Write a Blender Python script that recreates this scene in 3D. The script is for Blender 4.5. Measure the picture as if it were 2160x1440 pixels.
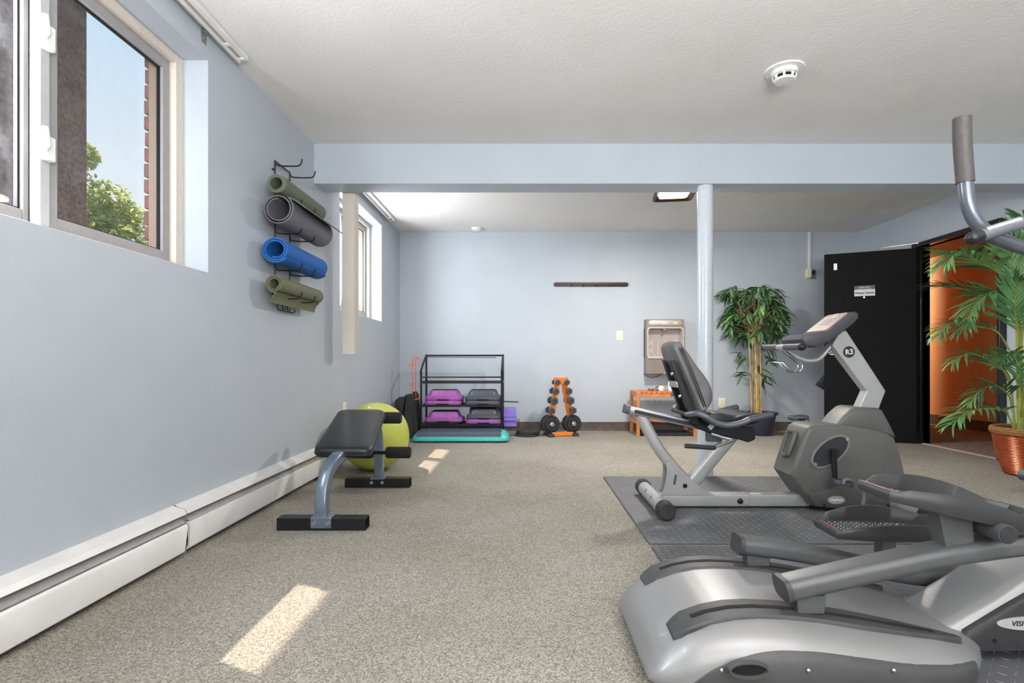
import bpy, bmesh, math, random
from math import sin, cos, pi, radians, sqrt, atan2
from mathutils import Vector, Matrix, Euler

random.seed(7)
S = bpy.context.scene
C = bpy.context.collection
for o in list(bpy.data.objects):
    bpy.data.objects.remove(o)

# ------------------------------------------------------------------ camera
F, VX, VY, H = 1130.0, 1107.0, 763.0, 0.846      # focal length (px of a 2160 frame), vanishing point, eye height
cam = bpy.data.cameras.new('camera')
cam_o = bpy.data.objects.new('camera', cam)
C.objects.link(cam_o)
cam.sensor_width = 36.0
cam.lens = 36.0 * F / 2160.0
cam.shift_x = -(VX - 1080) / 2160.0
cam.shift_y = (VY - 720) / 2160.0
cam.clip_start = 0.05
cam_o.location = (0, 0, H)
cam_o.rotation_euler = (pi / 2, 0, 0)
S.camera = cam_o

# ------------------------------------------------------------------ view, world, sun, large lamps
S.view_settings.view_transform = 'Standard'
S.view_settings.look = 'None'
S.view_settings.gamma = 1.0
S.view_settings.use_curve_mapping = False
S.view_settings.exposure = 0.0
S.cycles.max_bounces = 10
S.cycles.diffuse_bounces = 6
S.cycles.transparent_max_bounces = 16
S.cycles.sample_clamp_indirect = 6.0
S.cycles.use_denoising = True

W = bpy.data.worlds.new('sky')
S.world = W
W.use_nodes = True
wn, wl = W.node_tree.nodes, W.node_tree.links
wn.clear()
w_out = wn.new('ShaderNodeOutputWorld')
w_bg = wn.new('ShaderNodeBackground')
w_tc = wn.new('ShaderNodeTexCoord')
w_sep = wn.new('ShaderNodeSeparateXYZ')
w_ramp = wn.new('ShaderNodeValToRGB')
wl.new(w_tc.outputs['Generated'], w_sep.inputs[0])
wl.new(w_sep.outputs['Z'], w_ramp.inputs[0])
w_ramp.color_ramp.elements[0].position = 0.0
w_ramp.color_ramp.elements[0].color = (0.93, 0.97, 1.0, 1)
w_ramp.color_ramp.elements[1].position = 0.75
w_ramp.color_ramp.elements[1].color = (0.22, 0.45, 0.86, 1)
e = w_ramp.color_ramp.elements.new(0.25)
e.color = (0.84, 0.93, 1.0, 1)
e = w_ramp.color_ramp.elements.new(0.45)
e.color = (0.60, 0.81, 1.0, 1)
wl.new(w_ramp.outputs[0], w_bg.inputs[0])
w_bg.inputs[1].default_value = 1.0
wl.new(w_bg.outputs[0], w_out.inputs[0])

def lamp(name, kind, loc, energy, color=(1, 1, 1), size=None, aim=None):
    d = bpy.data.lights.new(name, kind)
    d.energy = energy
    d.color = color
    if kind == 'AREA':
        d.shape = 'RECTANGLE'
        d.size, d.size_y = size
    o = bpy.data.objects.new(name, d)
    C.objects.link(o)
    o.location = loc
    if aim is not None:
        o.rotation_euler = Vector(aim).to_track_quat('-Z', 'Y').to_euler()
    return o

sun = lamp('sun', 'SUN', (-6, 3, 8), 10.0, (1.0, 0.81, 0.63), aim=(0.528, -0.27, -1.0))
sun.data.angle = radians(0.5)
lamp('daylight_near_window', 'AREA', (-1.80, 1.52, 1.80), 50, (0.92, 0.96, 1.0), (0.62, 0.8), (1, 0.1, -0.1))
lamp('daylight_far_window', 'AREA', (-1.80, 5.0, 1.82), 75, (0.95, 0.97, 1.0), (0.9, 0.8), (1, 0.05, 0.0))
lamp('fill_behind_camera', 'AREA', (1.2, -2.3, 1.45), 108, (1.0, 0.985, 0.97), (4.4, 1.5), (0, 1, 0.12))  # added fill light behind the camera; that wall has no window
lamp('ceiling_fill', 'AREA', (0.6, -0.9, 1.3), 225, (1.0, 0.98, 0.96), (1.2, 1.0), (0, 0.25, 1))  # unseen upward lamp, added to brighten the ceiling
lamp('hall_lamp', 'AREA', (4.6, 8.3, 2.24), 105, (1.0, 0.86, 0.70), (0.25, 0.25), (0.5, -0.3, -1))

# ------------------------------------------------------------------ helpers
def P(u, v, Y):
    return Vector(((u - VX) * Y / F, Y, H - (v - VY) * Y / F))

def px(u, Y):
    return (u - VX) * Y / F

def pz(v, Y):
    return H - (v - VY) * Y / F

def lin(c):
    c /= 255.0
    return c / 12.92 if c <= 0.04045 else ((c + 0.055) / 1.055) ** 2.4

def rgb(r, g, b):
    return (lin(r), lin(g), lin(b), 1.0)

MATS = {}
def mat(name, col, rough=0.5, metal=0.0, col2=None, nscale=40.0, bump=0.0, bscale=None, emit=0.0, spec=0.5, coat=0.0, detail=3.0, lo=0.35, hi=0.65, sheen=0.0):
    m = bpy.data.materials.new(name)
    m.use_nodes = True
    nt = m.node_tree
    b = nt.nodes['Principled BSDF']
    b.inputs['Base Color'].default_value = col
    b.inputs['Roughness'].default_value = rough
    b.inputs['Metallic'].default_value = metal
    b.inputs['Specular IOR Level'].default_value = spec
    b.inputs['Coat Weight'].default_value = coat
    b.inputs['Sheen Weight'].default_value = sheen
    if emit:
        b.inputs['Emission Color'].default_value = col
        b.inputs['Emission Strength'].default_value = emit
    tc = nt.nodes.new('ShaderNodeTexCoord')
    n = nt.nodes.new('ShaderNodeTexNoise')
    n.inputs['Scale'].default_value = nscale
    n.inputs['Detail'].default_value = detail
    nt.links.new(tc.outputs['Object'], n.inputs['Vector'])
    if col2 is None:
        col2 = tuple(min(1, x * 0.93) for x in col[:3]) + (1,)
    r = nt.nodes.new('ShaderNodeValToRGB')
    r.color_ramp.elements[0].position, r.color_ramp.elements[0].color = lo, col
    r.color_ramp.elements[1].position, r.color_ramp.elements[1].color = hi, col2
    nt.links.new(n.outputs['Fac'], r.inputs[0])
    nt.links.new(r.outputs[0], b.inputs['Base Color'])
    if bump:
        n2 = nt.nodes.new('ShaderNodeTexNoise')
        n2.inputs['Scale'].default_value = bscale or nscale
        n2.inputs['Detail'].default_value = 2.0
        nt.links.new(tc.outputs['Object'], n2.inputs['Vector'])
        bp = nt.nodes.new('ShaderNodeBump')
        bp.inputs['Strength'].default_value = bump
        bp.inputs['Distance'].default_value = 0.004
        nt.links.new(n2.outputs['Fac'], bp.inputs['Height'])
        nt.links.new(bp.outputs[0], b.inputs['Normal'])
    MATS[name] = m
    return m

def carpet(name, cols, scale):
    m = bpy.data.materials.new(name)
    m.use_nodes = True
    nt = m.node_tree
    b = nt.nodes['Principled BSDF']
    b.inputs['Roughness'].default_value = 0.95
    b.inputs['Specular IOR Level'].default_value = 0.1
    tc = nt.nodes.new('ShaderNodeTexCoord')
    v = nt.nodes.new('ShaderNodeTexVoronoi')
    v.inputs['Scale'].default_value = scale
    nt.links.new(tc.outputs['Object'], v.inputs['Vector'])
    n = nt.nodes.new('ShaderNodeTexNoise')
    n.inputs['Scale'].default_value = scale * 0.55
    n.inputs['Detail'].default_value = 3
    nt.links.new(tc.outputs['Object'], n.inputs['Vector'])
    big = nt.nodes.new('ShaderNodeTexNoise')
    big.inputs['Scale'].default_value = 1.3
    big.inputs['Detail'].default_value = 4
    nt.links.new(tc.outputs['Object'], big.inputs['Vector'])
    sep = nt.nodes.new('ShaderNodeSeparateColor')
    nt.links.new(v.outputs['Color'], sep.inputs[0])
    mx = nt.nodes.new('ShaderNodeMath'); mx.operation = 'MULTIPLY_ADD'
    mx.inputs[1].default_value = 0.55
    nt.links.new(sep.outputs[0], mx.inputs[0])
    m2 = nt.nodes.new('ShaderNodeMath'); m2.operation = 'MULTIPLY'
    m2.inputs[1].default_value = 0.45
    nt.links.new(n.outputs['Fac'], m2.inputs[0])
    nt.links.new(m2.outputs[0], mx.inputs[2])
    r = nt.nodes.new('ShaderNodeValToRGB')
    r.color_ramp.elements[0].position, r.color_ramp.elements[0].color = 0.12, cols[0]
    r.color_ramp.elements[1].position, r.color_ramp.elements[1].color = 0.85, cols[3]
    for p, c in ((0.35, cols[1]), (0.6, cols[2])):
        el = r.color_ramp.elements.new(p); el.color = c
    nt.links.new(mx.outputs[0], r.inputs[0])
    mixc = nt.nodes.new('ShaderNodeMix'); mixc.data_type = 'RGBA'; mixc.blend_type = 'MULTIPLY'
    r2 = nt.nodes.new('ShaderNodeValToRGB')
    r2.color_ramp.elements[0].position, r2.color_ramp.elements[0].color = 0.35, (0.86, 0.84, 0.81, 1)
    r2.color_ramp.elements[1].position, r2.color_ramp.elements[1].color = 0.6, (1, 1, 1, 1)
    nt.links.new(big.outputs['Fac'], r2.inputs[0])
    mixc.inputs[0].default_value = 1.0
    nt.links.new(r.outputs[0], mixc.inputs[6])
    nt.links.new(r2.outputs[0], mixc.inputs[7])
    nt.links.new(mixc.outputs[2], b.inputs['Base Color'])
    bp = nt.nodes.new('ShaderNodeBump')
    bp.inputs['Strength'].default_value = 0.6
    bp.inputs['Distance'].default_value = 0.004
    inv = nt.nodes.new('ShaderNodeMath'); inv.operation = 'SUBTRACT'; inv.inputs[0].default_value = 1.0
    nt.links.new(v.outputs['Distance'], inv.inputs[1])
    nt.links.new(inv.outputs[0], bp.inputs['Height'])
    nt.links.new(bp.outputs[0], b.inputs['Normal'])
    return m

def glass(name, dirt, tint=(1, 1, 1, 1), dcol=(0.5, 0.5, 0.5, 1)):
    m = bpy.data.materials.new(name)
    m.use_nodes = True
    nt = m.node_tree
    nt.nodes.clear()
    out = nt.nodes.new('ShaderNodeOutputMaterial')
    tr = nt.nodes.new('ShaderNodeBsdfTransparent'); tr.inputs[0].default_value = tint
    gl = nt.nodes.new('ShaderNodeBsdfGlossy'); gl.inputs['Roughness'].default_value = 0.02
    mx = nt.nodes.new('ShaderNodeMixShader'); mx.inputs[0].default_value = 0.05
    nt.links.new(tr.outputs[0], mx.inputs[1]); nt.links.new(gl.outputs[0], mx.inputs[2])
    df = nt.nodes.new('ShaderNodeBsdfDiffuse'); df.inputs[0].default_value = dcol
    mx2 = nt.nodes.new('ShaderNodeMixShader')
    n = nt.nodes.new('ShaderNodeTexNoise'); n.inputs['Scale'].default_value = 9.0; n.inputs['Detail'].default_value = 6; n.inputs['Distortion'].default_value = 1.2
    tc = nt.nodes.new('ShaderNodeTexCoord'); nt.links.new(tc.outputs['Object'], n.inputs['Vector'])
    r = nt.nodes.new('ShaderNodeValToRGB')
    r.color_ramp.elements[0].position, r.color_ramp.elements[0].color = 0.38, (dirt * 0.3,) * 3 + (1,)
    r.color_ramp.elements[1].position, r.color_ramp.elements[1].color = 0.62, (dirt,) * 3 + (1,)
    nt.links.new(n.outputs['Fac'], r.inputs[0]); nt.links.new(r.outputs[0], mx2.inputs[0])
    nt.links.new(mx.outputs[0], mx2.inputs[1]); nt.links.new(df.outputs[0], mx2.inputs[2])
    nt.links.new(mx2.outputs[0], out.inputs[0])
    return m

def crom(pts, n=6, closed=False):
    pts = [Vector(p) for p in pts]
    out, L = [], len(pts)
    rng = range(L) if closed else range(L - 1)
    for i in rng:
        p0 = pts[(i - 1) % L] if closed or i > 0 else pts[0]
        p1, p2 = pts[i], pts[(i + 1) % L]
        p3 = pts[(i + 2) % L] if closed or i + 2 < L else pts[-1]
        for k in range(n):
            t = k / n
            out.append(0.5 * ((2 * p1) + (p2 - p0) * t + (2 * p0 - 5 * p1 + 4 * p2 - p3) * t * t + (3 * p1 - p0 - 3 * p2 + p3) * t ** 3))
    if not closed:
        out.append(pts[-1].copy())
    return out

def rrect(w, h, r, n=4):
    out = []
    for cx, cy, a0 in ((w / 2 - r, h / 2 - r, 0), (-w / 2 + r, h / 2 - r, 90), (-w / 2 + r, -h / 2 + r, 180), (w / 2 - r, -h / 2 + r, 270)):
        for k in range(n + 1):
            a = radians(a0 + 90 * k / n)
            out.append((cx + r * cos(a), cy + r * sin(a)))
    return out

def circ(r, n=14, ry=None):
    ry = r if ry is None else ry
    return [(r * cos(2 * pi * k / n), ry * sin(2 * pi * k / n)) for k in range(n)]

class G:
    def __init__(self):
        self.v, self.f = [], []
    def add(self, vs, fs, M=None):
        o = len(self.v)
        self.v += [Vector(v) if M is None else M @ Vector(v) for v in vs]
        self.f += [[o + i for i in f] for f in fs]
        return self
    def box(self, x0, x1, y0, y1, z0, z1, M=None):
        vs = [(x0, y0, z0), (x1, y0, z0), (x1, y1, z0), (x0, y1, z0), (x0, y0, z1), (x1, y0, z1), (x1, y1, z1), (x0, y1, z1)]
        return self.add(vs, [(0, 3, 2, 1), (4, 5, 6, 7), (0, 1, 5, 4), (1, 2, 6, 5), (2, 3, 7, 6), (3, 0, 4, 7)], M)
    def loft(self, secs, cap=True, closed=False, M=None):
        n = len(secs[0])
        vs = [p for s in secs for p in s]
        fs = []
        m = len(secs)
        for i in range(m if closed else m - 1):
            a, b = i * n, ((i + 1) % m) * n
            for k in range(n):
                k2 = (k + 1) % n
                fs.append((a + k, a + k2, b + k2, b + k))
        if cap and not closed:
            fs.append(tuple(range(n - 1, -1, -1)))
            fs.append(tuple((m - 1) * n + k for k in range(n)))
        return self.add(vs, fs, M)
    def prism(self, poly, d0, d1, plane='xz', M=None):
        def q(a, b, d):
            return {'xz': (a, d, b), 'xy': (a, b, d), 'yz': (d, a, b)}[plane]
        return self.loft([[q(a, b, d0) for a, b in poly], [q(a, b, d1) for a, b in poly]], M=M)
    def pillow(self, poly, d0, d1, r, plane='xz', n=4, M=None):
        cx = sum(p[0] for p in poly) / len(poly); cy = sum(p[1] for p in poly) / len(poly)
        def q(a, b, d):
            return {'xz': (a, d, b), 'xy': (a, b, d), 'yz': (d, a, b)}[plane]
        def inset(t):
            out = []
            for a, b in poly:
                dx, dy = cx - a, cy - b
                L = sqrt(dx * dx + dy * dy) or 1
                k = min(t, L * 0.9) / L
                out.append((a + dx * k, b + dy * k))
            return out
        sg = 1 if d1 > d0 else -1
        secs = []
        for k in range(n + 1):
            a = pi / 2 * k / n
            secs.append([q(x, y, d0 + sg * r * (1 - cos(a))) for x, y in inset(r * (1 - sin(a)))])
        for k in range(n, -1, -1):
            a = pi / 2 * k / n
            secs.append([q(x, y, d1 - sg * r * (1 - cos(a))) for x, y in inset(r * (1 - sin(a)))])
        return self.loft(secs, M=M)
    def tube(self, path, r, n=10, cap=True, M=None, closed=False):
        path = [Vector(p) for p in path]
        rs = r if isinstance(r, (list, tuple)) else [r] * len(path)
        L = len(path)
        T = []
        for i in range(L):
            if closed:
                t = path[(i + 1) % L] - path[i - 1]
            else:
                t = path[min(i + 1, L - 1)] - path[max(i - 1, 0)]
            T.append(t.normalized())
        up = Vector((0, 0, 1)) if abs(T[0].z) < 0.9 else Vector((0, 1, 0))
        a = T[0].cross(up).normalized()
        secs = []
        for i in range(L):
            a = (a - T[i] * a.dot(T[i])).normalized()
            b = T[i].cross(a)
            secs.append([path[i] + (a * cos(2 * pi * k / n) + b * sin(2 * pi * k / n)) * rs[i] for k in range(n)])
        return self.loft(secs, cap, closed, M)
    def sweep(self, path, sect, side=(0, 1, 0), M=None, scales=None):
        path = [Vector(p) for p in path]
        sd = Vector(side)
        secs = []
        for i, p in enumerate(path):
            t = (path[min(i + 1, len(path) - 1)] - path[max(i - 1, 0)]).normalized()
            s = (sd - t * sd.dot(t)).normalized()
            nrm = s.cross(t)
            k = scales[i] if scales else 1.0
            ka, kb = k if isinstance(k, tuple) else (k, k)
            secs.append([p + s * a * ka + nrm * b * kb for a, b in sect])
        return self.loft(secs, M=M)
    def cyl(self, p0, p1, r, n=16, r1=None, M=None):
        return self.tube([p0, p1], [r, r if r1 is None else r1], n, M=M)
    def lathe(self, prof, c=(0, 0, 0), n=24, M=None, sx=1, sy=1):
        c = Vector(c)
        secs = [[c + Vector((r * cos(2 * pi * k / n) * sx, r * sin(2 * pi * k / n) * sy, z)) for k in range(n)] for r, z in prof]
        return self.loft(secs, M=M)
    def ball(self, c, r, n=16, sc=(1, 1, 1), M=None):
        prof = [(max(1e-4, r * sin(pi * k / n)), -r * cos(pi * k / n)) for k in range(n + 1)]
        c = Vector(c)
        secs = [[c + Vector((q * cos(2 * pi * k / (2 * n)) * sc[0], q * sin(2 * pi * k / (2 * n)) * sc[1], z * sc[2])) for k in range(2 * n)] for q, z in prof]
        return self.loft(secs, M=M)

def mesh_of(name, g, smooth=40):
    me = bpy.data.meshes.new(name)
    me.from_pydata([tuple(v) for v in g.v], [], g.f)
    bm = bmesh.new(); bm.from_mesh(me)
    bmesh.ops.recalc_face_normals(bm, faces=bm.faces)
    bm.to_mesh(me); bm.free()
    if smooth:
        me.shade_smooth()
        me.set_sharp_from_angle(angle=radians(smooth))
    return me

BASIS = {}
def basis(o):
    while o is not None:
        if o.name in BASIS:
            return BASIS[o.name]
        o = o.parent
    return Matrix.Identity(4)

def obj(name, g, m, parent=None, bevel=0.0, seg=2, smooth=40, label=None, kind=None):
    """A mesh object built from world coordinates, put under its parent."""
    inv = basis(parent).inverted() if parent is not None else None
    if inv is not None:
        g.v = [inv @ v for v in g.v]
    me = mesh_of(name, g, smooth)
    me.materials.append(m)
    o = bpy.data.objects.new(name, me)
    C.objects.link(o)
    if parent is not None:
        o.parent = parent
    if bevel:
        b = o.modifiers.new('bevel', 'BEVEL')
        b.width = bevel; b.segments = seg; b.limit_method = 'ANGLE'; b.angle_limit = radians(35)
    if label: o['label'] = label
    if kind: o['kind'] = kind
    return o

def tag(o, label, cat, group=None):
    o['label'] = label; o['category'] = cat
    if group: o['group'] = group
    return o

def thing(name, label, cat, loc=(0, 0, 0), rz=0.0, group=None):
    o = bpy.data.objects.new(name, None)
    C.objects.link(o)
    o.empty_display_size = 0.1
    o.location = loc
    o.rotation_euler = (0, 0, rz)
    BASIS[o.name] = Matrix.Translation(loc) @ Matrix.Rotation(rz, 4, 'Z')
    return tag(o, label, cat, group)

def struct(name, g, m, label=None, parent=None, bevel=0.0, smooth=30):
    o = obj(name, g, m, parent, bevel, smooth=smooth)
    if parent is None: o['kind'] = 'structure'
    if label: o['label'] = label
    return o

def dup(root, label=None, loc=None, rot=None):
    r = root.copy(); C.objects.link(r)
    if label: r['label'] = label
    if loc is not None: r.location = loc
    if rot is not None: r.rotation_euler = rot
    for ch in root.children:
        c = ch.copy(); C.objects.link(c); c.parent = r
        for g2 in ch.children:
            d = g2.copy(); C.objects.link(d); d.parent = c
    return r

def text(name, body, size, m, parent, M, extrude=0.0008, sx=1.0, shear=0.0, offset=0.0):
    cu = bpy.data.curves.new(name, 'FONT')
    cu.body = body; cu.size = size; cu.extrude = extrude
    cu.align_x = 'CENTER'; cu.align_y = 'CENTER'; cu.shear = shear; cu.offset = offset
    cu.resolution_u = 4
    tmp = bpy.data.objects.new('lettering', cu)
    C.objects.link(tmp)
    bpy.context.view_layer.update()
    me = bpy.data.meshes.new_from_object(tmp.evaluated_get(bpy.context.evaluated_depsgraph_get()))
    bpy.data.objects.remove(tmp); bpy.data.curves.remove(cu)
    me.materials.clear(); me.materials.append(m)
    o = bpy.data.objects.new(name, me)
    C.objects.link(o)
    o.parent = parent
    o.matrix_basis = (basis(parent).inverted() if parent is not None else Matrix.Identity(4)) @ M @ Matrix.Diagonal((sx, 1, 1, 1))
    return o

def facing(loc, right=(1, 0, 0), up=(0, 0, 1)):
    r = Vector(right).normalized(); u = Vector(up).normalized(); n = r.cross(u)
    M = Matrix((r, u, n)).transposed().to_4x4()
    M.translation = Vector(loc)
    return M

# ------------------------------------------------------------------ materials
m_wall = mat('wall_paint', rgb(176, 184, 193), 0.62, col2=rgb(173, 181, 190), nscale=3, bump=0.25, bscale=70)
m_ceil = mat('ceiling_paint', rgb(224, 223, 221), 0.8, col2=rgb(220, 219, 216), nscale=2, bump=0.3, bscale=60)
m_white = mat('white_plastic', rgb(226, 226, 225), 0.4)
m_whitemetal = mat('white_enamel', rgb(226, 225, 224), 0.35, col2=rgb(214, 212, 210), nscale=5)
m_alu = mat('grey_aluminium', rgb(165, 163, 162), 0.35, 0.3)
m_beige = mat('beige_vinyl', rgb(206, 197, 186), 0.5)
m_mull = mat('mullion_white', rgb(180, 179, 180), 0.4)
m_sash = mat('sash_grey', rgb(148, 146, 148), 0.4)
m_black = mat('black_metal', rgb(20, 21, 24), 0.4, spec=0.4)
m_blackmat = mat('black_vinyl', rgb(27, 29, 34), 0.38, col2=rgb(22, 24, 28), nscale=90, bump=0.15, bscale=350)
m_foam = mat('black_foam', rgb(26, 26, 28), 0.95, bump=0.8, bscale=260, nscale=120)
m_rubber = mat('dark_rubber', rgb(44, 45, 47), 0.7, nscale=30, col2=rgb(36, 37, 39))
m_gym = mat('mat_rubber', rgb(96, 97, 100), 0.62, col2=rgb(82, 83, 86), nscale=5, detail=8, bump=0.2, bscale=140)
m_lug = mat('mat_lugs', rgb(120, 121, 124), 0.5, col2=rgb(96, 97, 100), nscale=12)
m_silver = mat('silver_paint', rgb(168, 168, 168), 0.38, 0.35, col2=rgb(162, 162, 162), nscale=8, coat=0.2)
m_ell = mat('elliptical_silver', rgb(140, 140, 141), 0.40, 0.3, col2=rgb(133, 133, 134), nscale=4, coat=0.15)
m_slot = mat('slot_plate_grey', rgb(64, 64, 66), 0.55, 0.1, col2=rgb(54, 54, 56), nscale=14)
m_armgrey = mat('arm_grey', rgb(90, 91, 93), 0.42, 0.3)
m_dark = mat('shroud_grey', rgb(96, 96, 94), 0.5, 0.15, col2=rgb(89, 89, 87), nscale=6, bump=0.1, bscale=400)
m_darker = mat('dark_panel', rgb(68, 68, 69), 0.55, col2=rgb(61, 61, 62), nscale=5)
m_housing = mat('flywheel_housing', rgb(48, 48, 50), 0.6, col2=rgb(42, 42, 44), nscale=60)
m_chrome = mat('chrome', rgb(215, 215, 215), 0.15, 1.0)
m_steel = mat('brushed_steel', rgb(190, 190, 190), 0.3, 0.9)
m_bluegrey = mat('blue_grey_paint', rgb(98, 112, 128), 0.25, 0.3, coat=0.6)
m_orange = mat('orange_paint', rgb(238, 132, 30), 0.4, col2=rgb(226, 120, 24), nscale=9)
m_orangewire = mat('orange_wire', rgb(230, 92, 50), 0.4)
m_wood = mat('bench_wood', rgb(206, 132, 72), 0.45, col2=rgb(184, 108, 54), nscale=14)
m_purple = mat('purple_plastic', rgb(148, 78, 152), 0.45, col2=rgb(138, 70, 144), nscale=20)
m_purpledark = mat('purple_shade_plastic', rgb(122, 48, 122), 0.5)
m_violet = mat('violet_foam', rgb(130, 112, 200), 0.8)
m_charcoal = mat('charcoal_plastic', rgb(66, 70, 78), 0.45)
m_gripblack = mat('grip_black', rgb(34, 36, 42), 0.8, bump=0.6, bscale=300)
m_teal = mat('teal_plastic', rgb(62, 176, 168), 0.4)
m_navygrip = mat('blue_grey_grip', rgb(70, 76, 92), 0.7, bump=0.4, bscale=300)
m_blue = mat('blue_foam', rgb(16, 92, 168), 0.75, bump=0.2, bscale=200)
m_bluebox = mat('blue_panel', rgb(60, 104, 150), 0.6)
m_green = mat('green_foam', rgb(98, 107, 88), 0.8, bump=0.2, bscale=200)
m_olive = mat('olive_foam', rgb(104, 109, 82), 0.8, bump=0.2, bscale=200)
m_greymat = mat('grey_foam', rgb(106, 106, 114), 0.8, bump=0.2, bscale=200)
m_greymatin = mat('light_grey_foam', rgb(150, 150, 162), 0.8)
m_lime = mat('lime_rubber', rgb(184, 190, 84), 0.35, col2=rgb(176, 182, 76), nscale=6, coat=0.15)
m_brown = mat('brown_rubber', rgb(92, 80, 72), 0.6, col2=rgb(72, 62, 56), nscale=26, detail=6)
m_doorblack = mat('door_black', rgb(21, 21, 22), 0.7, spec=0.15, col2=rgb(17, 17, 18), nscale=200)
m_frameblack = mat('frame_black', rgb(22, 22, 24), 0.3, coat=0.3)
m_hall = mat('hall_orange', rgb(212, 158, 104), 0.7)
m_hallceil = mat('hall_ceiling_paint', rgb(196, 160, 130), 0.8)
m_cream = mat('cream_plate', rgb(232, 222, 196), 0.4)
m_vane = mat('blind_vane', rgb(206, 200, 190), 0.6, col2=rgb(200, 193, 182), nscale=3)
m_fount = mat('fountain_steel', rgb(138, 130, 124), 0.4, 0.5, col2=rgb(130, 122, 116), nscale=6)
m_fountlight = mat('fountain_light', rgb(186, 176, 170), 0.45, 0.3)
m_led = mat('led_green', rgb(205, 225, 60), 0.4, emit=0.9)
m_ink = mat('white_print', rgb(235, 232, 228), 0.5)
m_inkdark = mat('black_print', rgb(16, 16, 16), 0.5)
m_drop = mat('blue_print', rgb(30, 100, 130), 0.5)
m_signgrey = mat('sign_grey', rgb(92, 92, 93), 0.5)
m_signwhite = mat('sign_white', rgb(214, 214, 212), 0.4)
m_screen = mat('screen', rgb(160, 146, 138), 0.3)
m_console = mat('console_face', rgb(126, 116, 118), 0.4, col2=rgb(150, 128, 124), nscale=6)
m_bamboo = mat('bamboo_cane', rgb(196, 168, 108), 0.5, col2=rgb(160, 128, 74), nscale=14)
m_leaf = [mat('bamboo_leaf_a', rgb(70, 106, 62), 0.5, col2=rgb(54, 86, 52), nscale=10), mat('bamboo_leaf_b', rgb(84, 114, 70), 0.5), mat('bamboo_leaf_c', rgb(96, 150, 66), 0.5)]
m_palm = [mat('palm_leaf_a', rgb(92, 136, 82), 0.4, col2=rgb(72, 116, 68), nscale=12), mat('palm_leaf_b', rgb(118, 164, 98), 0.4), mat('palm_leaf_c', rgb(52, 86, 62), 0.5)]
m_palmstem = mat('palm_stem', rgb(150, 150, 52), 0.5, col2=rgb(120, 136, 48), nscale=9)
m_basket = mat('copper_basket', rgb(190, 92, 50), 0.28, 0.4, col2=rgb(158, 68, 38), nscale=5)
m_basketdark = mat('basket_shade', rgb(84, 34, 22), 0.6)
m_basketrim = mat('basket_rim', rgb(150, 106, 62), 0.75, col2=rgb(122, 82, 46), nscale=60, bump=0.4)
m_potblue = mat('pot_blue_black', rgb(48, 52, 66), 0.35)
m_soil = mat('soil', rgb(58, 42, 30), 0.95)
m_wine = mat('walnut', rgb(62, 42, 38), 0.45, col2=rgb(48, 32, 30), nscale=12)
m_smudge = mat('privacy_board', rgb(128, 118, 118), 0.9, col2=rgb(78, 68, 68), nscale=38, detail=14, bump=0.6, lo=0.36, hi=0.70)
m_brick = mat('brick_red', rgb(126, 86, 76), 0.85, col2=rgb(108, 72, 64), nscale=30)
m_mortar = mat('mortar', rgb(190, 176, 168), 0.9)
m_brownvinyl = mat('brown_exterior_trim', rgb(150, 128, 110), 0.6)
def leafmat(name, col):
    m = mat(name, col, 0.6)
    nt = m.node_tree
    tl = nt.nodes.new('ShaderNodeBsdfTranslucent'); tl.inputs[0].default_value = col
    mx = nt.nodes.new('ShaderNodeMixShader'); mx.inputs[0].default_value = 0.5
    nt.links.new(nt.nodes['Principled BSDF'].outputs[0], mx.inputs[1]); nt.links.new(tl.outputs[0], mx.inputs[2])
    nt.links.new(mx.outputs[0], nt.nodes['Material Output'].inputs[0])
    return m
m_tree = [leafmat('tree_leaf_a', rgb(208, 216, 142)), leafmat('tree_leaf_b', rgb(172, 188, 112))]
m_bark = mat('bark', rgb(96, 84, 70), 0.9)
m_ground = mat('outdoor_ground', rgb(120, 118, 104), 0.9)
m_threshold = mat('threshold_strip', rgb(196, 172, 160), 0.5)
m_bronze = mat('bronze', rgb(70, 54, 44), 0.35, 0.6)
m_lens = mat('lamp_lens', (1.0, 0.84, 0.62, 1), 0.4, emit=9.0)
m_bag = mat('black_cloth', rgb(36, 38, 40), 0.9, col2=rgb(48, 50, 52), nscale=8)
m_hole = mat('dark_void', rgb(8, 8, 8), 0.9)
m_yellow = mat('yellow_sticker', rgb(226, 178, 40), 0.5)
m_red = mat('red_line', rgb(176, 92, 92), 0.5)
m_carpet = carpet('carpet', [rgb(93, 88, 81), rgb(129, 124, 116), rgb(156, 152, 143), rgb(181, 177, 169)], 250)
m_carpet2 = carpet('hall_carpet', [rgb(76, 68, 62), rgb(116, 106, 98), rgb(142, 132, 124), rgb(170, 160, 152)], 190)
m_glass = glass('window_glass', 0.04)
m_glassdirty = glass('dusty_glass', 0.12, dcol=(0.42, 0.42, 0.45, 1))

# ------------------------------------------------------------------ room shell
XL, XR, YB, YF, ZC = -1.54, 4.11, 6.593, -2.6, 2.44
SILL, HEAD = 1.28, 2.312
W1, W2 = (1.13, 2.605), (4.455, 5.76)
struct('floor', G().box(XL - 0.25, XR + 0.02, YF - 0.15, YB + 0.15, -0.1, 0.0), m_carpet, 'speckled beige loop carpet of the exercise room')
struct('floor_hall', G().box(XR + 0.02, 5.8, 2.4, 9.2, -0.1, 0.0), m_carpet2, 'carpet of the corridor beyond the doorway')
struct('ceiling', G().box(XL - 0.25, XR + 0.14, YF - 0.15, YB + 0.15, ZC, ZC + 0.1), m_ceil, 'white painted ceiling')
g = G()
xa, xb = XL - 0.13, XL
for (y0, y1) in ((YF - 0.15, W1[0]), (W1[1], W2[0]), (W2[1], YB + 0.15)):
    g.box(xa, xb, y0, y1, 0, ZC)
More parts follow.
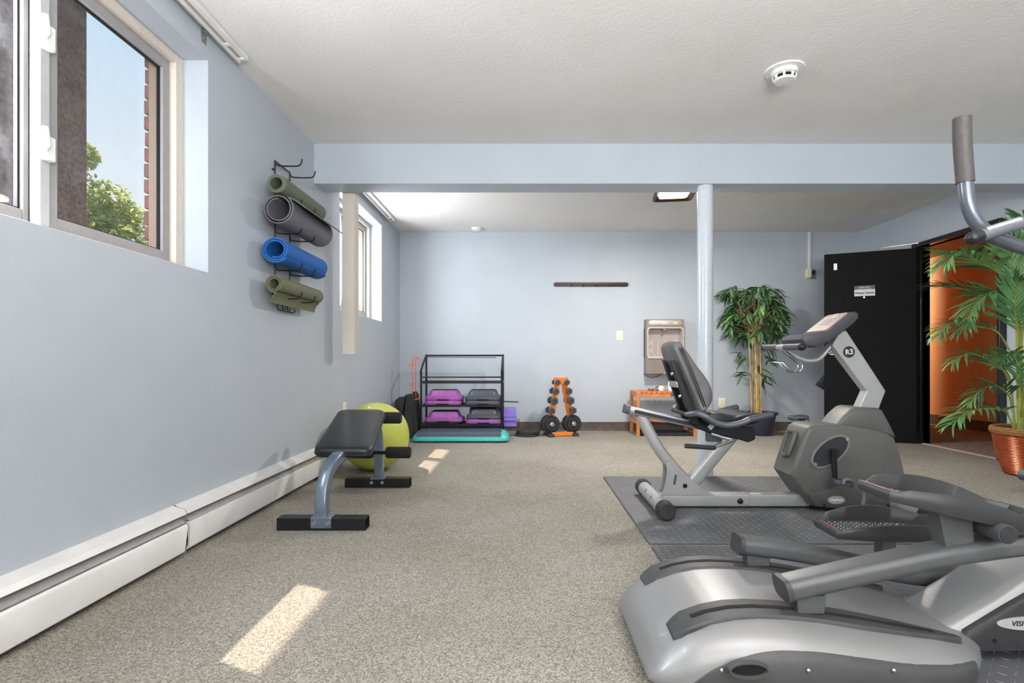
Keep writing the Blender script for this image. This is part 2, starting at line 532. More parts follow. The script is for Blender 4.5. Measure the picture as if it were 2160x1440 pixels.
for (y0, y1) in (W1, W2):
    g.box(xa, xb, y0, y1, 0, SILL); g.box(xa, xb, y0, y1, HEAD, ZC)
struct('wall_left', g, m_wall, 'pale blue grey wall with the two windows', smooth=0)
struct('wall_back', G().box(XL - 0.2, XR + 0.14, YB, YB + 0.15, 0, ZC), m_wall, 'pale blue grey end wall')
D0, D1, DH = 4.60, 5.544, 2.03
g = G().box(XR, XR + 0.06, YF - 0.15, D0, 0, ZC).box(XR, XR + 0.06, D1, YB, 0, ZC).box(XR, XR + 0.06, D0, D1, DH, ZC)
struct('wall_right', g, m_wall, 'pale blue grey wall with the doorway', smooth=0)
struct('wall_front', G().box(XL - 0.2, XR + 0.06, YF - 0.15, YF, 0, ZC), m_wall)
struct('ceiling_beam', G().box(XL, XR, 3.916, 4.124, 2.149, ZC), m_wall, 'boxed beam painted like the walls, crossing the ceiling')
struct('support_column', G().lathe([(0.057, 0), (0.057, 2.149)], (1.342, 3.985, 0), 32), mat('column_paint', rgb(196, 204, 212), 0.3, coat=0.3), 'pale round steel column under the beam')
struct('baseboard_back', G().prism([(YB, 0), (YB - 0.012, 0), (YB - 0.006, 0.02), (YB - 0.006, 0.105), (YB, 0.108)], XL, XR, 'yz'), m_brown, 'dark brown rubber cove base')
g = G()
for y0, y1 in ((1.0, 4.56), (5.64, YB)):
    g.prism([(XR, 0), (XR - 0.012, 0), (XR - 0.006, 0.02), (XR - 0.006, 0.105), (XR, 0.108)], y0, y1, 'xz')
struct('baseboard_right', g, m_brown, 'dark brown rubber cove base beside the door')
# corridor
struct('wall_hall', G().box(5.57, 5.7, 2.4, 9.2, 0, 2.27), m_hall, 'orange corridor wall beyond the doorway')
struct('wall_hall_end', G().box(XR + 0.06, 5.57, 9.1, 9.2, 0, 2.27).box(XR + 0.06, 5.57, 2.4, 2.5, 0, 2.27), m_hall)
struct('wall_hall_side', G().box(XR + 0.06, XR + 0.08, YB + 0.15, 9.1, 0, 2.27).box(XR + 0.06, XR + 0.08, 2.5, D0, 0, 2.27).box(XR + 0.06, XR + 0.08, D1, YB + 0.15, 0, 2.27), m_hall)
struct('ceiling_hall', G().box(XR + 0.06, 5.7, 2.4, 9.2, 2.27, 2.37), m_hallceil, 'corridor ceiling')
struct('baseboard_hall', G().box(5.555, 5.57, 2.5, 9.1, 0, 0.13), m_brown, 'brown base of the corridor wall')
struct('hall_shadow_block', G().box(XR + 0.08, 5.1, 7.55, 7.75, 0, 2.27), m_hall)  # unseen block, invented to cast a shadow edge on the corridor wall
# door frame, threshold
g = G().box(XR - 0.06, XR + 0.085, D1, D1 + 0.035, 0, DH).box(XR - 0.06, XR, D1 + 0.03, D1 + 0.07, 0, DH + 0.045)
g.box(XR - 0.06, XR + 0.085, D0 - 0.03, D0, 0, DH)
g.box(XR - 0.06, XR + 0.06, D0 - 0.03, D1 + 0.035, DH, DH + 0.045)
g.box(XR - 0.02, XR + 0.005, D1 - 0.012, D1, 0, DH)
struct('trim_1', g, m_frameblack, 'black steel door frame', bevel=0.003)
struct('trim_2', G().box(XR - 0.01, XR + 0.03, D0, D1, 0.0, 0.007), m_threshold, 'pale carpet strip across the threshold')

# door leaf (local x from the hinge towards the free edge, local -y faces the camera)
hinge, tip = Vector((4.045, 5.53, 0)), Vector((3.285, 5.872, 0))
dl = (tip - hinge).length
ang = atan2(tip.y - hinge.y, tip.x - hinge.x)
door = bpy.data.objects.new('door_1', None); C.objects.link(door)
door['kind'] = 'structure'; door['label'] = 'black door standing open into the room'
door.location = hinge; door.rotation_euler = (0, 0, ang)
DM = Matrix.Translation(hinge) @ Matrix.Rotation(ang, 4, 'Z')
BASIS[door.name] = DM
def DL(g):
    g.v = [DM @ v for v in g.v]; return g
# local +y of the leaf turns towards the camera after the rotation
obj('leaf', DL(G().box(0, dl, -0.044, 0, 0.008, DH - 0.008)), m_doorblack, door, bevel=0.002)
g = G()
kx, kz = dl - 0.07, 0.955
for s in (1, -1):
    y0 = 0.0 if s > 0 else -0.044
    g.cyl((kx, y0, kz), (kx, y0 + s * 0.008, kz), 0.032, 20)
    g.cyl((kx, y0 + s * 0.008, kz), (kx, y0 + s * 0.04, kz), 0.011, 12)
    g.ball((kx, y0 + s * 0.055, kz), 0.027, 10, (1, 0.75, 1))
obj('door_knob', DL(g), m_chrome, door, label='round chrome knob')
sx0, sx1 = 0.365, 0.552
sc = (sx0 + sx1) / 2
obj('sign_header', DL(G().box(sx0, sx1, 0, 0.004, 1.618, 1.66)), m_signgrey, door, label='grey sign strip with white lettering')
obj('sign_plate', DL(G().box(sx0 - 0.001, sx1 + 0.001, 0, 0.007, 1.549, 1.619)), m_signwhite, door, bevel=0.001, label='white nameplate with black lettering')
R_door = DM @ facing((sc, 0.0075, 1.582), (-1, 0, 0))
text('sign_text', 'Fitness Center', 0.030, m_inkdark, door, R_door, 0.0006, 0.98, offset=0.0008)
text('sign_text', 'West End', 0.025, m_ink, door, DM @ facing((sc, 0.0045, 1.642), (-1, 0, 0)), 0.0005)
obj('sign_rule', DL(G().box(sc - 0.052, sc + 0.052, 0.004, 0.005, 1.6235, 1.625).box(sc - 0.055, sc - 0.047, 0.004, 0.005, 1.622, 1.627).box(sc + 0.047, sc + 0.055, 0.004, 0.005, 1.622, 1.627)), m_ink, door)
obj('peephole', DL(G().cyl((sc + 0.005, 0, 1.535), (sc + 0.005, 0.006, 1.535), 0.009, 14)), m_chrome, door)
obj('strike_plate', DL(G().box(dl - 0.12, dl - 0.088, 0, 0.003, 1.845, 1.915)), m_steel, door, label='small steel plate with two screws')
g = G().box(0.10, 0.36, -0.10, -0.046, DH - 0.085, DH - 0.02)
obj('door_closer', DL(g), m_black, door, bevel=0.004)
g = G()
p0 = DM @ Vector((0.30, 0.004, DH - 0.002)); p1 = Vector((XR - 0.075, 5.50, 2.065)); p2 = Vector((XR - 0.068, 5.12, 2.068))
g.tube([p0, p0 + Vector((0, 0, 0.02)), p1], 0.004, 8).tube([p1, p2], 0.005, 8).cyl(p1 - Vector((0, 0, 0.01)), p1 + Vector((0, 0, 0.012)), 0.012, 12)
obj('closer_arm', g, m_steel, door, label='thin steel closer arm')

# windows
def window(name, y0, y1, label, latch=True):
    x_f = XL - 0.12
    g = G()
    bw = 0.055
    g.box(x_f - 0.09, x_f, y0, y0 + bw, SILL, HEAD).box(x_f - 0.09, x_f, y1 - bw, y1, SILL, HEAD)
    g.box(x_f - 0.09, x_f, y0 + bw, y1 - bw, SILL, SILL + 0.036).box(x_f - 0.09, x_f, y0 + bw, y1 - bw, HEAD - 0.04, HEAD)
    root = struct(name, g, m_beige, label, bevel=0.003)
    yc = (y0 + y1) / 2
    z0, z1 = SILL + 0.036, HEAD - 0.04
    for k, (a, b, xs) in enumerate(((y0 + bw, yc - 0.02, x_f - 0.05), (yc + 0.022, y1 - bw, x_f - 0.03))):
        sw = 0.05
        g = G()
        sr = 0.022 if k == 0 else sw
        for p, q, r, s in ((a, a + sw, z0, z1), (b - sr, b, z0, z1), (a + sw, b - sr, z0, z0 + sw), (a + sw, b - sr, z1 - sw, z1)):
            g.box(xs - 0.035, xs, p, q, r, s)
        obj('sash', g, m_sash, root, bevel=0.004)
        g = G()
        for p, q, r, s in ((a + sw, a + sw + 0.008, z0 + sw, z1 - sw), (b - sr - 0.008, b - sr, z0 + sw, z1 - sw), (a + sw, b - sr, z0 + sw, z0 + sw + 0.006), (a + sw, b - sr, z1 - sw - 0.006, z1 - sw)):
            g.box(xs - 0.024, xs - 0.012, p, q, r, s)
        obj('gasket', g, m_black, root)
        obj('pane', G().box(xs - 0.022, xs - 0.017, a + sw, b - sr, z0 + sw, z1 - sw), m_glassdirty if k == 0 else m_glass, root, label='dusty smeared pane' if k == 0 else None)
    obj('mullion', G().box(x_f - 0.05, x_f - 0.012, yc - 0.022, yc + 0.022, z0, z1), m_mull, root, bevel=0.006)
    if latch:
        for z in (1.60, 1.985):
            g = G().box(x_f - 0.014, x_f + 0.012, yc - 0.02, yc + 0.018, z - 0.055, z + 0.03)
            g.prism([(z - 0.03, yc - 0.03), (z + 0.055, yc - 0.036), (z + 0.055, yc - 0.022), (z - 0.01, yc - 0.012)], x_f + 0.004, x_f + 0.024, 'yz', Matrix(((1, 0, 0, 0), (0, 0, 1, 0), (0, 1, 0, 0), (0, 0, 0, 1))))
            obj('latch', g, m_white, root, bevel=0.005)
        obj('sill_latch', G().box(x_f - 0.01, x_f + 0.03, yc - 0.05, yc + 0.06, SILL + 0.001, SILL + 0.012), m_white, root, bevel=0.002)
    # exterior brown trim and sill
    g = G().box(x_f - 0.102, x_f - 0.066, y1 - 0.095, y1 - 0.052, SILL - 0.05, HEAD + 0.03).box(x_f - 0.115, x_f - 0.09, y0 + 0.02, y0 + 0.075, SILL - 0.05, HEAD + 0.03)
    g.box(x_f - 0.115, x_f - 0.09, y0 + 0.07, y1 - 0.07, HEAD - 0.025, HEAD + 0.03)
    obj('exterior_trim', g, m_brownvinyl, root)
    return root
window('window_1', *W1, 'sliding window in the left wall nearest the camera')
window('window_2', *W2, 'sliding window in the left wall beyond the beam', latch=False)

# exterior: brick piers beside the windows, privacy board, eave, ground
def brick_pier(name, y0, y1, label):
    x0, x1 = XL - 0.212, XL - 0.247
    root = struct(name, G().box(x1 + 0.012, x0, y0 + 0.012, y1, 0.9, 4.118), m_mortar, label)
    bmesh_b = None
    z = 0.9
    k = 0
    while z < 2.5:
        jit = random.uniform(-0.004, 0.004)
        o = obj('brick', G().box(x1, x0 - 0.005, y0 + jit, y0 + 0.2 + jit, z, z + 0.062), m_brick, root, bevel=0.003)
        z += 0.074
        k += 1
    return root
brick_pier('wall_pier_brick', W1[1] - 0.090, W2[0] + 0.05, 'red brick outside wall between the windows')
g = G().box(XL - 0.285, XL - 0.135, YF, W1[0] + 0.03, 0.0, 4.118).box(XL - 0.285, XL - 0.135, W2[1] - 0.03, 8.0, 0.0, 4.118)
g.box(XL - 0.235, XL - 0.135, W1[1] + 0.005, W2[0] + 0.05, 0, 0.9)
for a, b in (W1, W2):
    g.box(XL - 0.285, XL - 0.135, a, b, 0, SILL - 0.06).box(XL - 0.285, XL - 0.135, a, b, HEAD + 0.03, 4.118)
struct('wall_exterior', g, m_brick, smooth=0)
struct('roof_eave', G().box(-2.9, XL - 0.2, -3, 8.2, 4.118, 4.2), m_brownvinyl)
struct('ground', G().box(-40, XL - 0.285, -20, 60, -0.3, 0.9), m_ground, 'ground outside at window well height')
pb = G()
tag(obj('privacy_board', G().box(-2.96, -2.9, -0.8, 3.545, 0.9, 3.19), m_smudge), 'tall dark weathered board standing outside the near window', 'fence')

# ------------------------------------------------------------------ trees outside
def leafy(name, label, cat, base, trunk_h, blobs, n, size, mats):
    t = thing(name, label, cat, base)
    b = Vector(base)
    g = G()
    g.tube([b, b + Vector((0.05, 0.1, trunk_h * 0.5)), b + Vector((-0.1, 0.0, trunk_h))], [0.09, 0.07, 0.04], 8)
    for bl in blobs:
        c = b + Vector(bl[0])
        g.tube([b + Vector((0, 0, trunk_h * 0.45)), (b + Vector((0, 0, trunk_h * 0.5)) + c) / 2 + Vector((0, 0, 0.1)), c], [0.05, 0.035, 0.012], 6)
    obj('trunk', g, m_bark, t)
    for mi, mm in enumerate(mats):
        g = G()
        for k in range(n // len(mats)):
            bl = random.choice(blobs)
            while True:
                d = Vector((random.uniform(-1, 1), random.uniform(-1, 1), random.uniform(-1, 1)))
                if d.length < 1: break
            c = b + Vector(bl[0]) + Vector((d.x * bl[1], d.y * bl[1], d.z * bl[2]))
            s = size * random.uniform(0.6, 1.2)
            R = Euler((random.uniform(-1, 1), random.uniform(-1, 1), random.uniform(0, 6.28))).to_matrix().to_4x4()
            R.translation = c
            g.add([(-s, 0, 0), (-s * 0.3, s * 0.45, 0.1 * s), (s * 0.5, s * 0.35, 0.1 * s), (s, 0, -0.1 * s), (s * 0.4, -s * 0.4, 0.1 * s), (-s * 0.4, -s * 0.4, 0.1 * s)], [(0, 1, 2, 3), (0, 3, 4, 5)], R)
        obj('foliage', g, mm, t, kind='stuff', smooth=0)
    return t
leafy('garden_tree', 'leafy green tree seen through the near window', 'tree', (-6.6, 8.0, 0.9), 2.4,
      [((0.1, -0.3, 2.3), 0.55, 0.4), ((-0.1, -0.5, 2.6), 0.4, 0.4), ((0.3, 0.0, 2.0), 0.5, 0.4), ((0.35, 0.0, 2.35), 0.35, 0.3), ((0.2, -0.1, 1.75), 0.5, 0.4), ((0.55, 0.1, 2.1), 0.35, 0.25), ((-0.35, -0.6, 2.75), 0.35, 0.3), ((0.55, 0.1, 1.9), 0.6, 0.35), ((0.9, 0.5, 1.6), 0.5, 0.35), ((-0.4, -0.3, 1.7), 0.7, 0.5), ((1.0, 0.7, 1.9), 0.3, 0.3), ((0.15, -0.2, 2.95), 0.22, 0.2)], 8000, 0.042, m_tree)
leafy('garden_bush', 'broad green bush below the tree outside the near window', 'bush', (-6.0, 7.6, 0.9), 1.2,
      [((-0.9, -1.0, 1.5), 0.6, 0.6), ((-0.4, -0.4, 1.55), 0.55, 0.6), ((0.1, 0.0, 1.35), 0.55, 0.65), ((0.6, 0.6, 1.25), 0.6, 0.6), ((0.2, -0.4, 0.6), 0.7, 0.6), ((1.0, 0.9, 1.0), 0.5, 0.7), ((-0.6, -0.8, 0.7), 0.7, 0.7), ((0.8, 0.2, 0.5), 0.6, 0.6)], 11000, 0.062, m_tree)

# ------------------------------------------------------------------ left wall fittings
# hot water baseboard heater in two lengths
def heater(label, y0, y1, tilt):
    t = thing('baseboard_heater', label, 'heater', (XL, y0, 0), group='baseboard heater lengths on the left wall')
    x = XL
    d = tilt
    obj('back_plate', G().prism([(x, 0.02), (x + 0.006, 0.02), (x + 0.006, 0.215), (x, 0.217)], y0, y1), m_whitemetal, t)
    obj('top_cover', G().prism([(x + 0.0, 0.217), (x + 0.0, 0.210), (x + 0.045, 0.192), (x + 0.055, 0.178), (x + 0.06, 0.180), (x + 0.05, 0.199)], y0, y1), m_whitemetal, t)
    obj('damper', G().prism([(x + 0.02, 0.165), (x + 0.058, 0.142), (x + 0.062, 0.146), (x + 0.024, 0.178)], y0 + 0.01, y1 - 0.01), m_alu, t, label='grey aluminium damper strip')
    fp_ = [(x + 0.045 + d, 0.142), (x + 0.058 + d, 0.142), (x + 0.066 + d, 0.132), (x + 0.064 + d, 0.03), (x + 0.055 + d, 0.022), (x + 0.045 + d, 0.022), (x + 0.056 + d, 0.04), (x + 0.056 + d, 0.126)]
    sk = 0.026 if tilt else 0.0
    obj('front_panel', G().loft([[(a, y0 + 0.004, b) for a, b in fp_], [(a, y1 - 0.004 - sk * (1 - b / 0.142), b - (0.004 if tilt else 0)) for a, b in fp_]]), m_whitemetal, t)
    obj('fin_void', G().box(x + 0.007, x + 0.018, y0 + 0.02, y1 - 0.02, 0.03, 0.16), m_hole, t)
    for q in (y0, y1 - 0.004):
        obj('end_bracket', G().box(x, x + 0.05, q, q + 0.004, 0.0, 0.19), m_alu, t)
    return t
heater('white baseboard heater length nearest the camera, left of the crooked joint', -0.6, 2.345, 0.004)
heater('white baseboard heater length running on behind the tilted black bench', 2.355, 4.35, 0.0)

# window blind headrails
def headrail(name, label, y0, y1):
    t = thing(name, label, 'blind', (XL + 0.09, (y0 + y1) / 2, ZC - 0.03))
    x = XL + 0.055
    obj('headrail', G().box(x - 0.004, x + 0.042, y0, y1, ZC - 0.022, ZC).box(x - 0.012, x + 0.0, y0, y1, ZC - 0.034, ZC - 0.004), m_whitemetal, t, bevel=0.002)
    obj('channel', G().box(x + 0.004, x + 0.018, y0 + 0.01, y1 - 0.03, ZC - 0.0235, ZC - 0.021), m_alu, t, label='grey open channel')
    obj('carrier', G().box(x - 0.002, x + 0.022, y1 - 0.16, y1 - 0.14, ZC - 0.028, ZC - 0.02), m_white, t)
    obj('end_stop', G().box(x + 0.002, x + 0.03, y1 - 0.03, y1 - 0.012, ZC - 0.027, ZC - 0.02), m_white, t)
    return t, x
headrail('blind_headrail', 'bare white blind track on the ceiling above the near window', 0.6, 2.80)
tag(obj('wall_bracket', G().box(XL, XL + 0.004, 2.545, 2.585, 2.372, 2.432).box(XL + 0.004, XL + 0.02, 2.55, 2.58, 2.42, 2.428).box(XL + 0.004, XL + 0.008, 2.558, 2.572, 2.388, 2.412), m_steel, bevel=0.001), 'small steel bracket on the wall below the near blind track', 'bracket')
t, x = headrail('vertical_blind', 'drawn-back vertical blind with cream vanes beside the far window', 4.14, 5.98)
for k in range(7):
    y = 4.165 + k * 0.024
    sw = 0.012 * sin(k * 1.9)
    a = radians(7 - 2.0 * k)
    g = G()
    sect = [(-0.044, 0.004), (-0.022, 0.0075), (0.0, 0.009), (0.022, 0.0075), (0.044, 0.004), (0.044, 0.0028), (0.022, 0.0063), (0.0, 0.0078), (-0.022, 0.0063), (-0.044, 0.0028)]
    M = Matrix.Translation((-1.372 + sw * 0.6, y, 0)) @ Matrix.Rotation(a, 4, 'Z')
    g.loft([[M @ Vector((p, -q, 0.905)) for p, q in sect], [M @ Vector((p, -q, ZC - 0.03)) for p, q in sect]])
    obj('vane', g, m_vane, t)
    obj('vane_clip', G().box(-1.376 + sw * .6, -1.366 + sw * .6, y - 0.004, y + 0.004, ZC - 0.034, ZC - 0.021), m_white, t)

# outlets and switch
def plate(name, label, cat, M, w, h, kind):
    t = thing(name, label, cat, tuple(M.translation))
    g = G().pillow(rrect(w, h, 0.006), 0, 0.006, 0.003, 'xy', 2, M=M)
    obj('cover_plate', g, m_cream, t)
    if kind == 'outlet':
        for s in (1, -1):
            obj('socket', G().prism(rrect(0.03, 0.028, 0.009), 0.006, 0.0075, 'xy', M=M @ Matrix.Translation((0, s * 0.02, 0))), m_cream, t)
            g = G()
            for q in (-0.006, 0.006):
                g.box(q - 0.0012, q + 0.0012, s * 0.02 - 0.004, s * 0.02 + 0.005, 0.0075, 0.0079, M)
            obj('slot', g, m_hole, t)
    else:
        obj('rocker', G().pillow(rrect(0.034, 0.068, 0.003), 0.006, 0.010, 0.002, 'xy', 2, M=M), m_cream, t)
    return t
plate('light_switch', 'cream light switch plate on the end wall', 'switch', facing((1.168, YB, 1.169)), 0.080, 0.122, 'switch')
plate('wall_outlet', 'cream power outlet on the end wall behind the bike seat', 'outlet', facing((2.425, YB, 0.345)), 0.082, 0.118, 'outlet')
plate('wall_outlet', 'cream power outlet on the left wall above the lime ball', 'outlet', facing((XL, 4.567, 0.445), (0, 1, 0)), 0.075, 0.115, 'outlet')

# yoga mat rack on the left wall
ry0, ry1, rx = 3.265, 3.47, XL + 0.018
t = thing('yoga_mat_rack', 'black wire wall rack holding four rolled yoga mats', 'rack', (XL, (ry0 + ry1) / 2, 1.23))
levels = [2.045, 1.80, 1.632, 1.408, 1.236]
g = G()
for y in (ry0, ry1):
    g.tube([(rx, y, 1.215), (rx, y, 2.075)], 0.0045, 8)
g.tube([(rx, ry0, 2.07), (rx, ry1, 2.07)], 0.0045, 8)
g.tube([(rx, ry0, 1.236), (rx, ry1, 1.236)], 0.0045, 8)
for y in (ry0, ry1):
    for z in (2.02, 1.26):
        g.cyl((XL + 0.0005, y, z), (rx, y, z), 0.006, 8)
obj('wire_frame', g, m_black, t)
for z in levels:
    for y in (ry0, ry1):
        pts = crom([(rx, y, z + 0.02), (rx + 0.012, y, z), (rx + 0.05, y, z - 0.006), (rx + 0.13, y, z - 0.006), (rx + 0.155, y, z + 0.004), (rx + 0.165, y, z + 0.036)], 4)
        obj('hook', G().tube(pts, 0.0042, 7), m_black, t)
g = G()
for k in range(3):
    y = ry0 + 0.02 + k * 0.07
    g.tube(crom([(rx + 0.004, y, 1.236), (rx + 0.006, y, 1.175), (rx + 0.02, y + 0.01, 1.163), (rx + 0.03, y + 0.035, 1.163), (rx + 0.032, y + 0.05, 1.18)], 4), 0.004, 7)
obj('small_hooks', g, m_black, t)

def rolled(name, label, cy, cz, R, turns, th, m, y0, y1, start, flap=None, r0=0.03, inner=None, sag=0.0):
    """A mat rolled about the Y axis; the spiral ends at angle START (radians) on the outside; FLAP: points (dx, dz) the outer end goes on to."""
    g = G()
    n = int(turns * 26)
    mid = []
    for k in range(n + 1):
        f = k / n
        a = start - (1 - f) * turns * 2 * pi
        r = r0 + (R - th / 2 - r0) * f ** 0.9
        mid.append(Vector((cy + r * cos(a) * (1 + sag), 0, cz + r * sin(a) * (1 - sag))))
    if flap:
        base = mid[-1]
        for dx, dz in flap:
            mid.append(base + Vector((dx, 0, dz)))
    def strip(y, grow=0.0):
        outer, inn = [], []
        for i, p in enumerate(mid):
            t_ = (mid[min(i + 1, len(mid) - 1)] - mid[max(i - 1, 0)]).normalized()
            nn = Vector((t_.z, 0, -t_.x))
            outer.append(p + nn * th / 2 + Vector((0, y, 0)))
            inn.append(p - nn * th / 2 + Vector((0, y, 0)))
        return outer + inn[::-1]
    a, b = strip(y0), strip(y1)
    L = len(mid)
    vs = a + b
    n2 = 2 * L
    fs = []
    for k in range(n2):
        k2 = (k + 1) % n2
        fs.append((k, k2, n2 + k2, n2 + k))
    for i in range(L - 1):
        fs.append((i, i + 1, n2 - 2 - i, n2 - 1 - i))
        fs.append((n2 + i, n2 + n2 - 1 - i, n2 + n2 - 2 - i, n2 + i + 1))
    g.add(vs, fs)
    return tag(obj(name, g, m, smooth=50), label, 'yoga mat', 'rolled yoga mats on the wall rack')
rolled('yoga_mat', 'green-grey rolled yoga mat, topmost on the black wire rack', -1.428, 1.873, 0.057, 3.4, 0.005, m_green, 3.08, 3.70, radians(60), r0=0.034)
rolled('yoga_mat', 'large grey loosely rolled yoga mat with one edge sticking out', -1.415, 1.724, 0.091, 1.9, 0.0055, m_greymat, 3.07, 3.70, radians(52), [(0.02, -0.010), (0.05, -0.024), (0.085, -0.048), (0.10, -0.062)], r0=0.058)
rolled('yoga_mat', 'bright blue rolled yoga mat on the black wire rack', -1.434, 1.492, 0.080, 2.2, 0.0095, m_blue, 3.08, 3.70, radians(-40), r0=0.046, sag=0.04)
rolled('yoga_mat', 'olive rolled yoga mat, lowest on the rack, with a hanging corner', -1.440, 1.297, 0.053, 3.0, 0.005, m_olive, 3.08, 3.71, radians(-70), [(-0.018, -0.012), (-0.03, -0.035), (-0.036, -0.062)], r0=0.026)

# ------------------------------------------------------------------ ceiling fittings
c = Vector((px(1657, 3.0), 0, 0))
yd = F * (ZC - H) / (VY - 148)
xd = px(1655, yd)
t = thing('smoke_detector', 'white smoke detector on the ceiling before the beam', 'smoke detector', (xd, yd, ZC))
obj('mounting_plate', G().lathe([(0.001, ZC), (0.102, ZC), (0.10, ZC - 0.008), (0.001, ZC - 0.008)], (xd, yd, 0), 40), m_white, t)
obj('body', G().lathe([(0.001, ZC - 0.008), (0.068, ZC - 0.008), (0.068, ZC - 0.03), (0.052, ZC - 0.034), (0.052, ZC - 0.052), (0.058, ZC - 0.053), (0.05, ZC - 0.062), (0.001, ZC - 0.064)], (xd, yd, 0), 40), m_white, t)
obj('vent_ring', G().lathe([(0.0525, ZC - 0.035), (0.0535, ZC - 0.035), (0.0535, ZC - 0.051), (0.0525, ZC - 0.051)], (xd, yd, 0), 40), m_hole, t, label='dark vent slots')
for k in range(8):
    a = k * pi / 4 + 0.3
    obj('vent_bar', G().box(0.050, 0.060, -0.006, 0.006, ZC - 0.054, ZC - 0.032, Matrix.Translation((xd, yd, 0)) @ Matrix.Rotation(a, 4, 'Z')), m_white, t)
yd2 = F * (ZC - H) / (VY - 481)
tag(obj('ceiling_detector', G().lathe([(0.001, ZC), (0.065, ZC), (0.063, ZC - 0.02), (0.045, ZC - 0.032), (0.001, ZC - 0.034)], (px(1006, yd2), yd2, 0), 32), m_ceil), 'small round white disc on the ceiling beyond the beam', 'detector')
# bronze ceiling lamp beyond the beam
ly = 4.78
lx, lz = px(1422, ly), 2.325
t = thing('ceiling_lamp', 'bronze rectangular ceiling lamp glowing warm beyond the beam', 'lamp', (lx, ly, ZC))
Mx = Matrix.Translation((lx, ly, 0)) @ Matrix.Rotation(radians(-8), 4, 'Z')
g = G()
outer = rrect(0.35, 0.35, 0.045, 5); inner = rrect(0.325, 0.325, 0.04, 5)
g.loft([[Mx @ Vector((a * 0.8, b * 0.8, ZC)) for a, b in outer], [Mx @ Vector((a, b, lz + 0.028)) for a, b in outer], [Mx @ Vector((a, b, lz)) for a, b in outer], [Mx @ Vector((a, b, lz)) for a, b in inner], [Mx @ Vector((a * 0.8, b * 0.8, lz + 0.03)) for a, b in inner]], cap=False)
obj('shade', g, m_bronze, t)
obj('diffuser', G().prism(rrect(0.25, 0.25, 0.04, 5), lz + 0.014, lz + 0.03, 'xy', M=Mx), m_lens, t, label='warm glowing lens')
lamp('ceiling_lamp_light', 'AREA', (lx, ly, lz - 0.01), 75, (1.0, 0.93, 0.85), (0.24, 0.24), (0, 0, -1))

# ------------------------------------------------------------------ end wall fittings
t = thing('coat_rail', 'dark walnut coat rail with small black hooks on the end wall', 'coat rail', (0.81, YB, 1.797))
M = facing((0.814, YB, 1.797))
obj('board', G().pillow(rrect(0.918, 0.052, 0.0255, 6), 0.0, 0.018, 0.004, 'xy', 2, M=M), m_wine, t)
for u in (1205, 1231, 1257, 1284.5, 1312):
    hx = (u - VX) / 171.4
    obj('hook', G().box(hx - 0.006, hx + 0.006, YB - 0.022, YB - 0.018, 1.775, 1.80).tube([(hx, YB - 0.02, 1.782), (hx, YB - 0.05, 1.772), (hx, YB - 0.058, 1.792)], 0.005, 7), m_black, t)
# security conduit and camera
t = thing('wall_conduit', 'thin white conduit running from the ceiling to a cream box', 'conduit', (3.496, YB, 1.85))
obj('conduit_run', G().box(3.482, 3.510, YB - 0.018, YB, 1.985, ZC), m_white, t, bevel=0.002)
obj('junction_box', G().prism([(YB, 1.865), (YB - 0.04, 1.875), (YB - 0.05, 1.90), (YB - 0.05, 1.985), (YB, 1.985)], 3.452, 3.505, 'yz'), m_cream, t, bevel=0.003)
t = thing('security_camera', 'small black camera dome on a grey plate beside the cream box', 'camera', (3.54, YB, 1.93))
obj('wall_plate', G().box(3.508, 3.576, YB - 0.012, YB, 1.868, 1.98), mat('camera_plate', rgb(120, 128, 136), 0.5), t, bevel=0.002)
obj('dome', G().ball((3.535, YB - 0.03, 1.945), 0.024, 10), m_black, t)

# bottle filling station
FX0, FX1, FZ0, FZ1, FY = 1.464, 1.915, 0.704, 1.359, 6.44
t = thing('bottle_filler', 'grey steel bottle filling station mounted on the end wall', 'water dispenser', (1.69, YB, FZ0))
cx = (FX0 + FX1) / 2
az0, az1, aw = 0.905, 1.255, 0.415
g = G()
g.box(FX0, FX1, FY, YB - 0.001, FZ0, az0).box(FX0, FX1, FY, YB - 0.001, az1, FZ1)
g.box(FX0, cx - aw / 2, FY, YB - 0.001, az0, az1).box(cx + aw / 2, FX1, FY, YB - 0.001, az0, az1)
g.box(FX0, FX1, FY + 0.11, YB - 0.001, az0, az1)
obj('housing', g, m_fount, t, smooth=0)
out = rrect(aw + 0.028, az1 - az0 + 0.02, 0.04, 5); inn = rrect(aw - 0.004, az1 - az0 - 0.012, 0.035, 5)
Mf = facing((cx, FY, (az0 + az1) / 2))
obj('alcove_rim', G().loft([[Mf @ Vector((a, b, 0.001)) for a, b in out], [Mf @ Vector((a, b, 0.008)) for a, b in out], [Mf @ Vector((a, b, 0.008)) for a, b in inn], [Mf @ Vector((a * .97, b * .97, -0.10)) for a, b in inn]], cap=False), m_fountlight, t)
obj('alcove_back', G().prism(rrect(aw - 0.02, az1 - az0 - 0.02, 0.035, 5), -0.105, -0.099, 'xy', M=Mf), mat('alcove_grey', rgb(168, 154, 148), 0.45, 0.2), t)
obj('control_panel', G().pillow(rrect(0.40, 0.062, 0.031, 6), 0.0, 0.006, 0.002, 'xy', 2, M=facing((cx, FY, 1.314))), m_fountlight, t)
obj('status_light', G().box(cx - 0.150, cx - 0.138, FY - 0.008, FY - 0.006, 1.306, 1.318), m_led, t, label='small green-yellow light')
obj('display', G().box(cx + 0.10, cx + 0.145, FY - 0.008, FY - 0.006, 1.306, 1.321), m_led, t, label='lit green-yellow display')
text('brand_text', 'ELKAY', 0.024, m_ink, t, facing((cx, FY - 0.0065, 1.313)), 0.0005, 1.25, offset=0.0006)
obj('spout', G().lathe([(0.014, 1.222), (0.026, 1.228), (0.028, 1.255), (0.001, 1.257)], (cx + 0.005, FY + 0.045, 0), 18), m_fountlight, t)
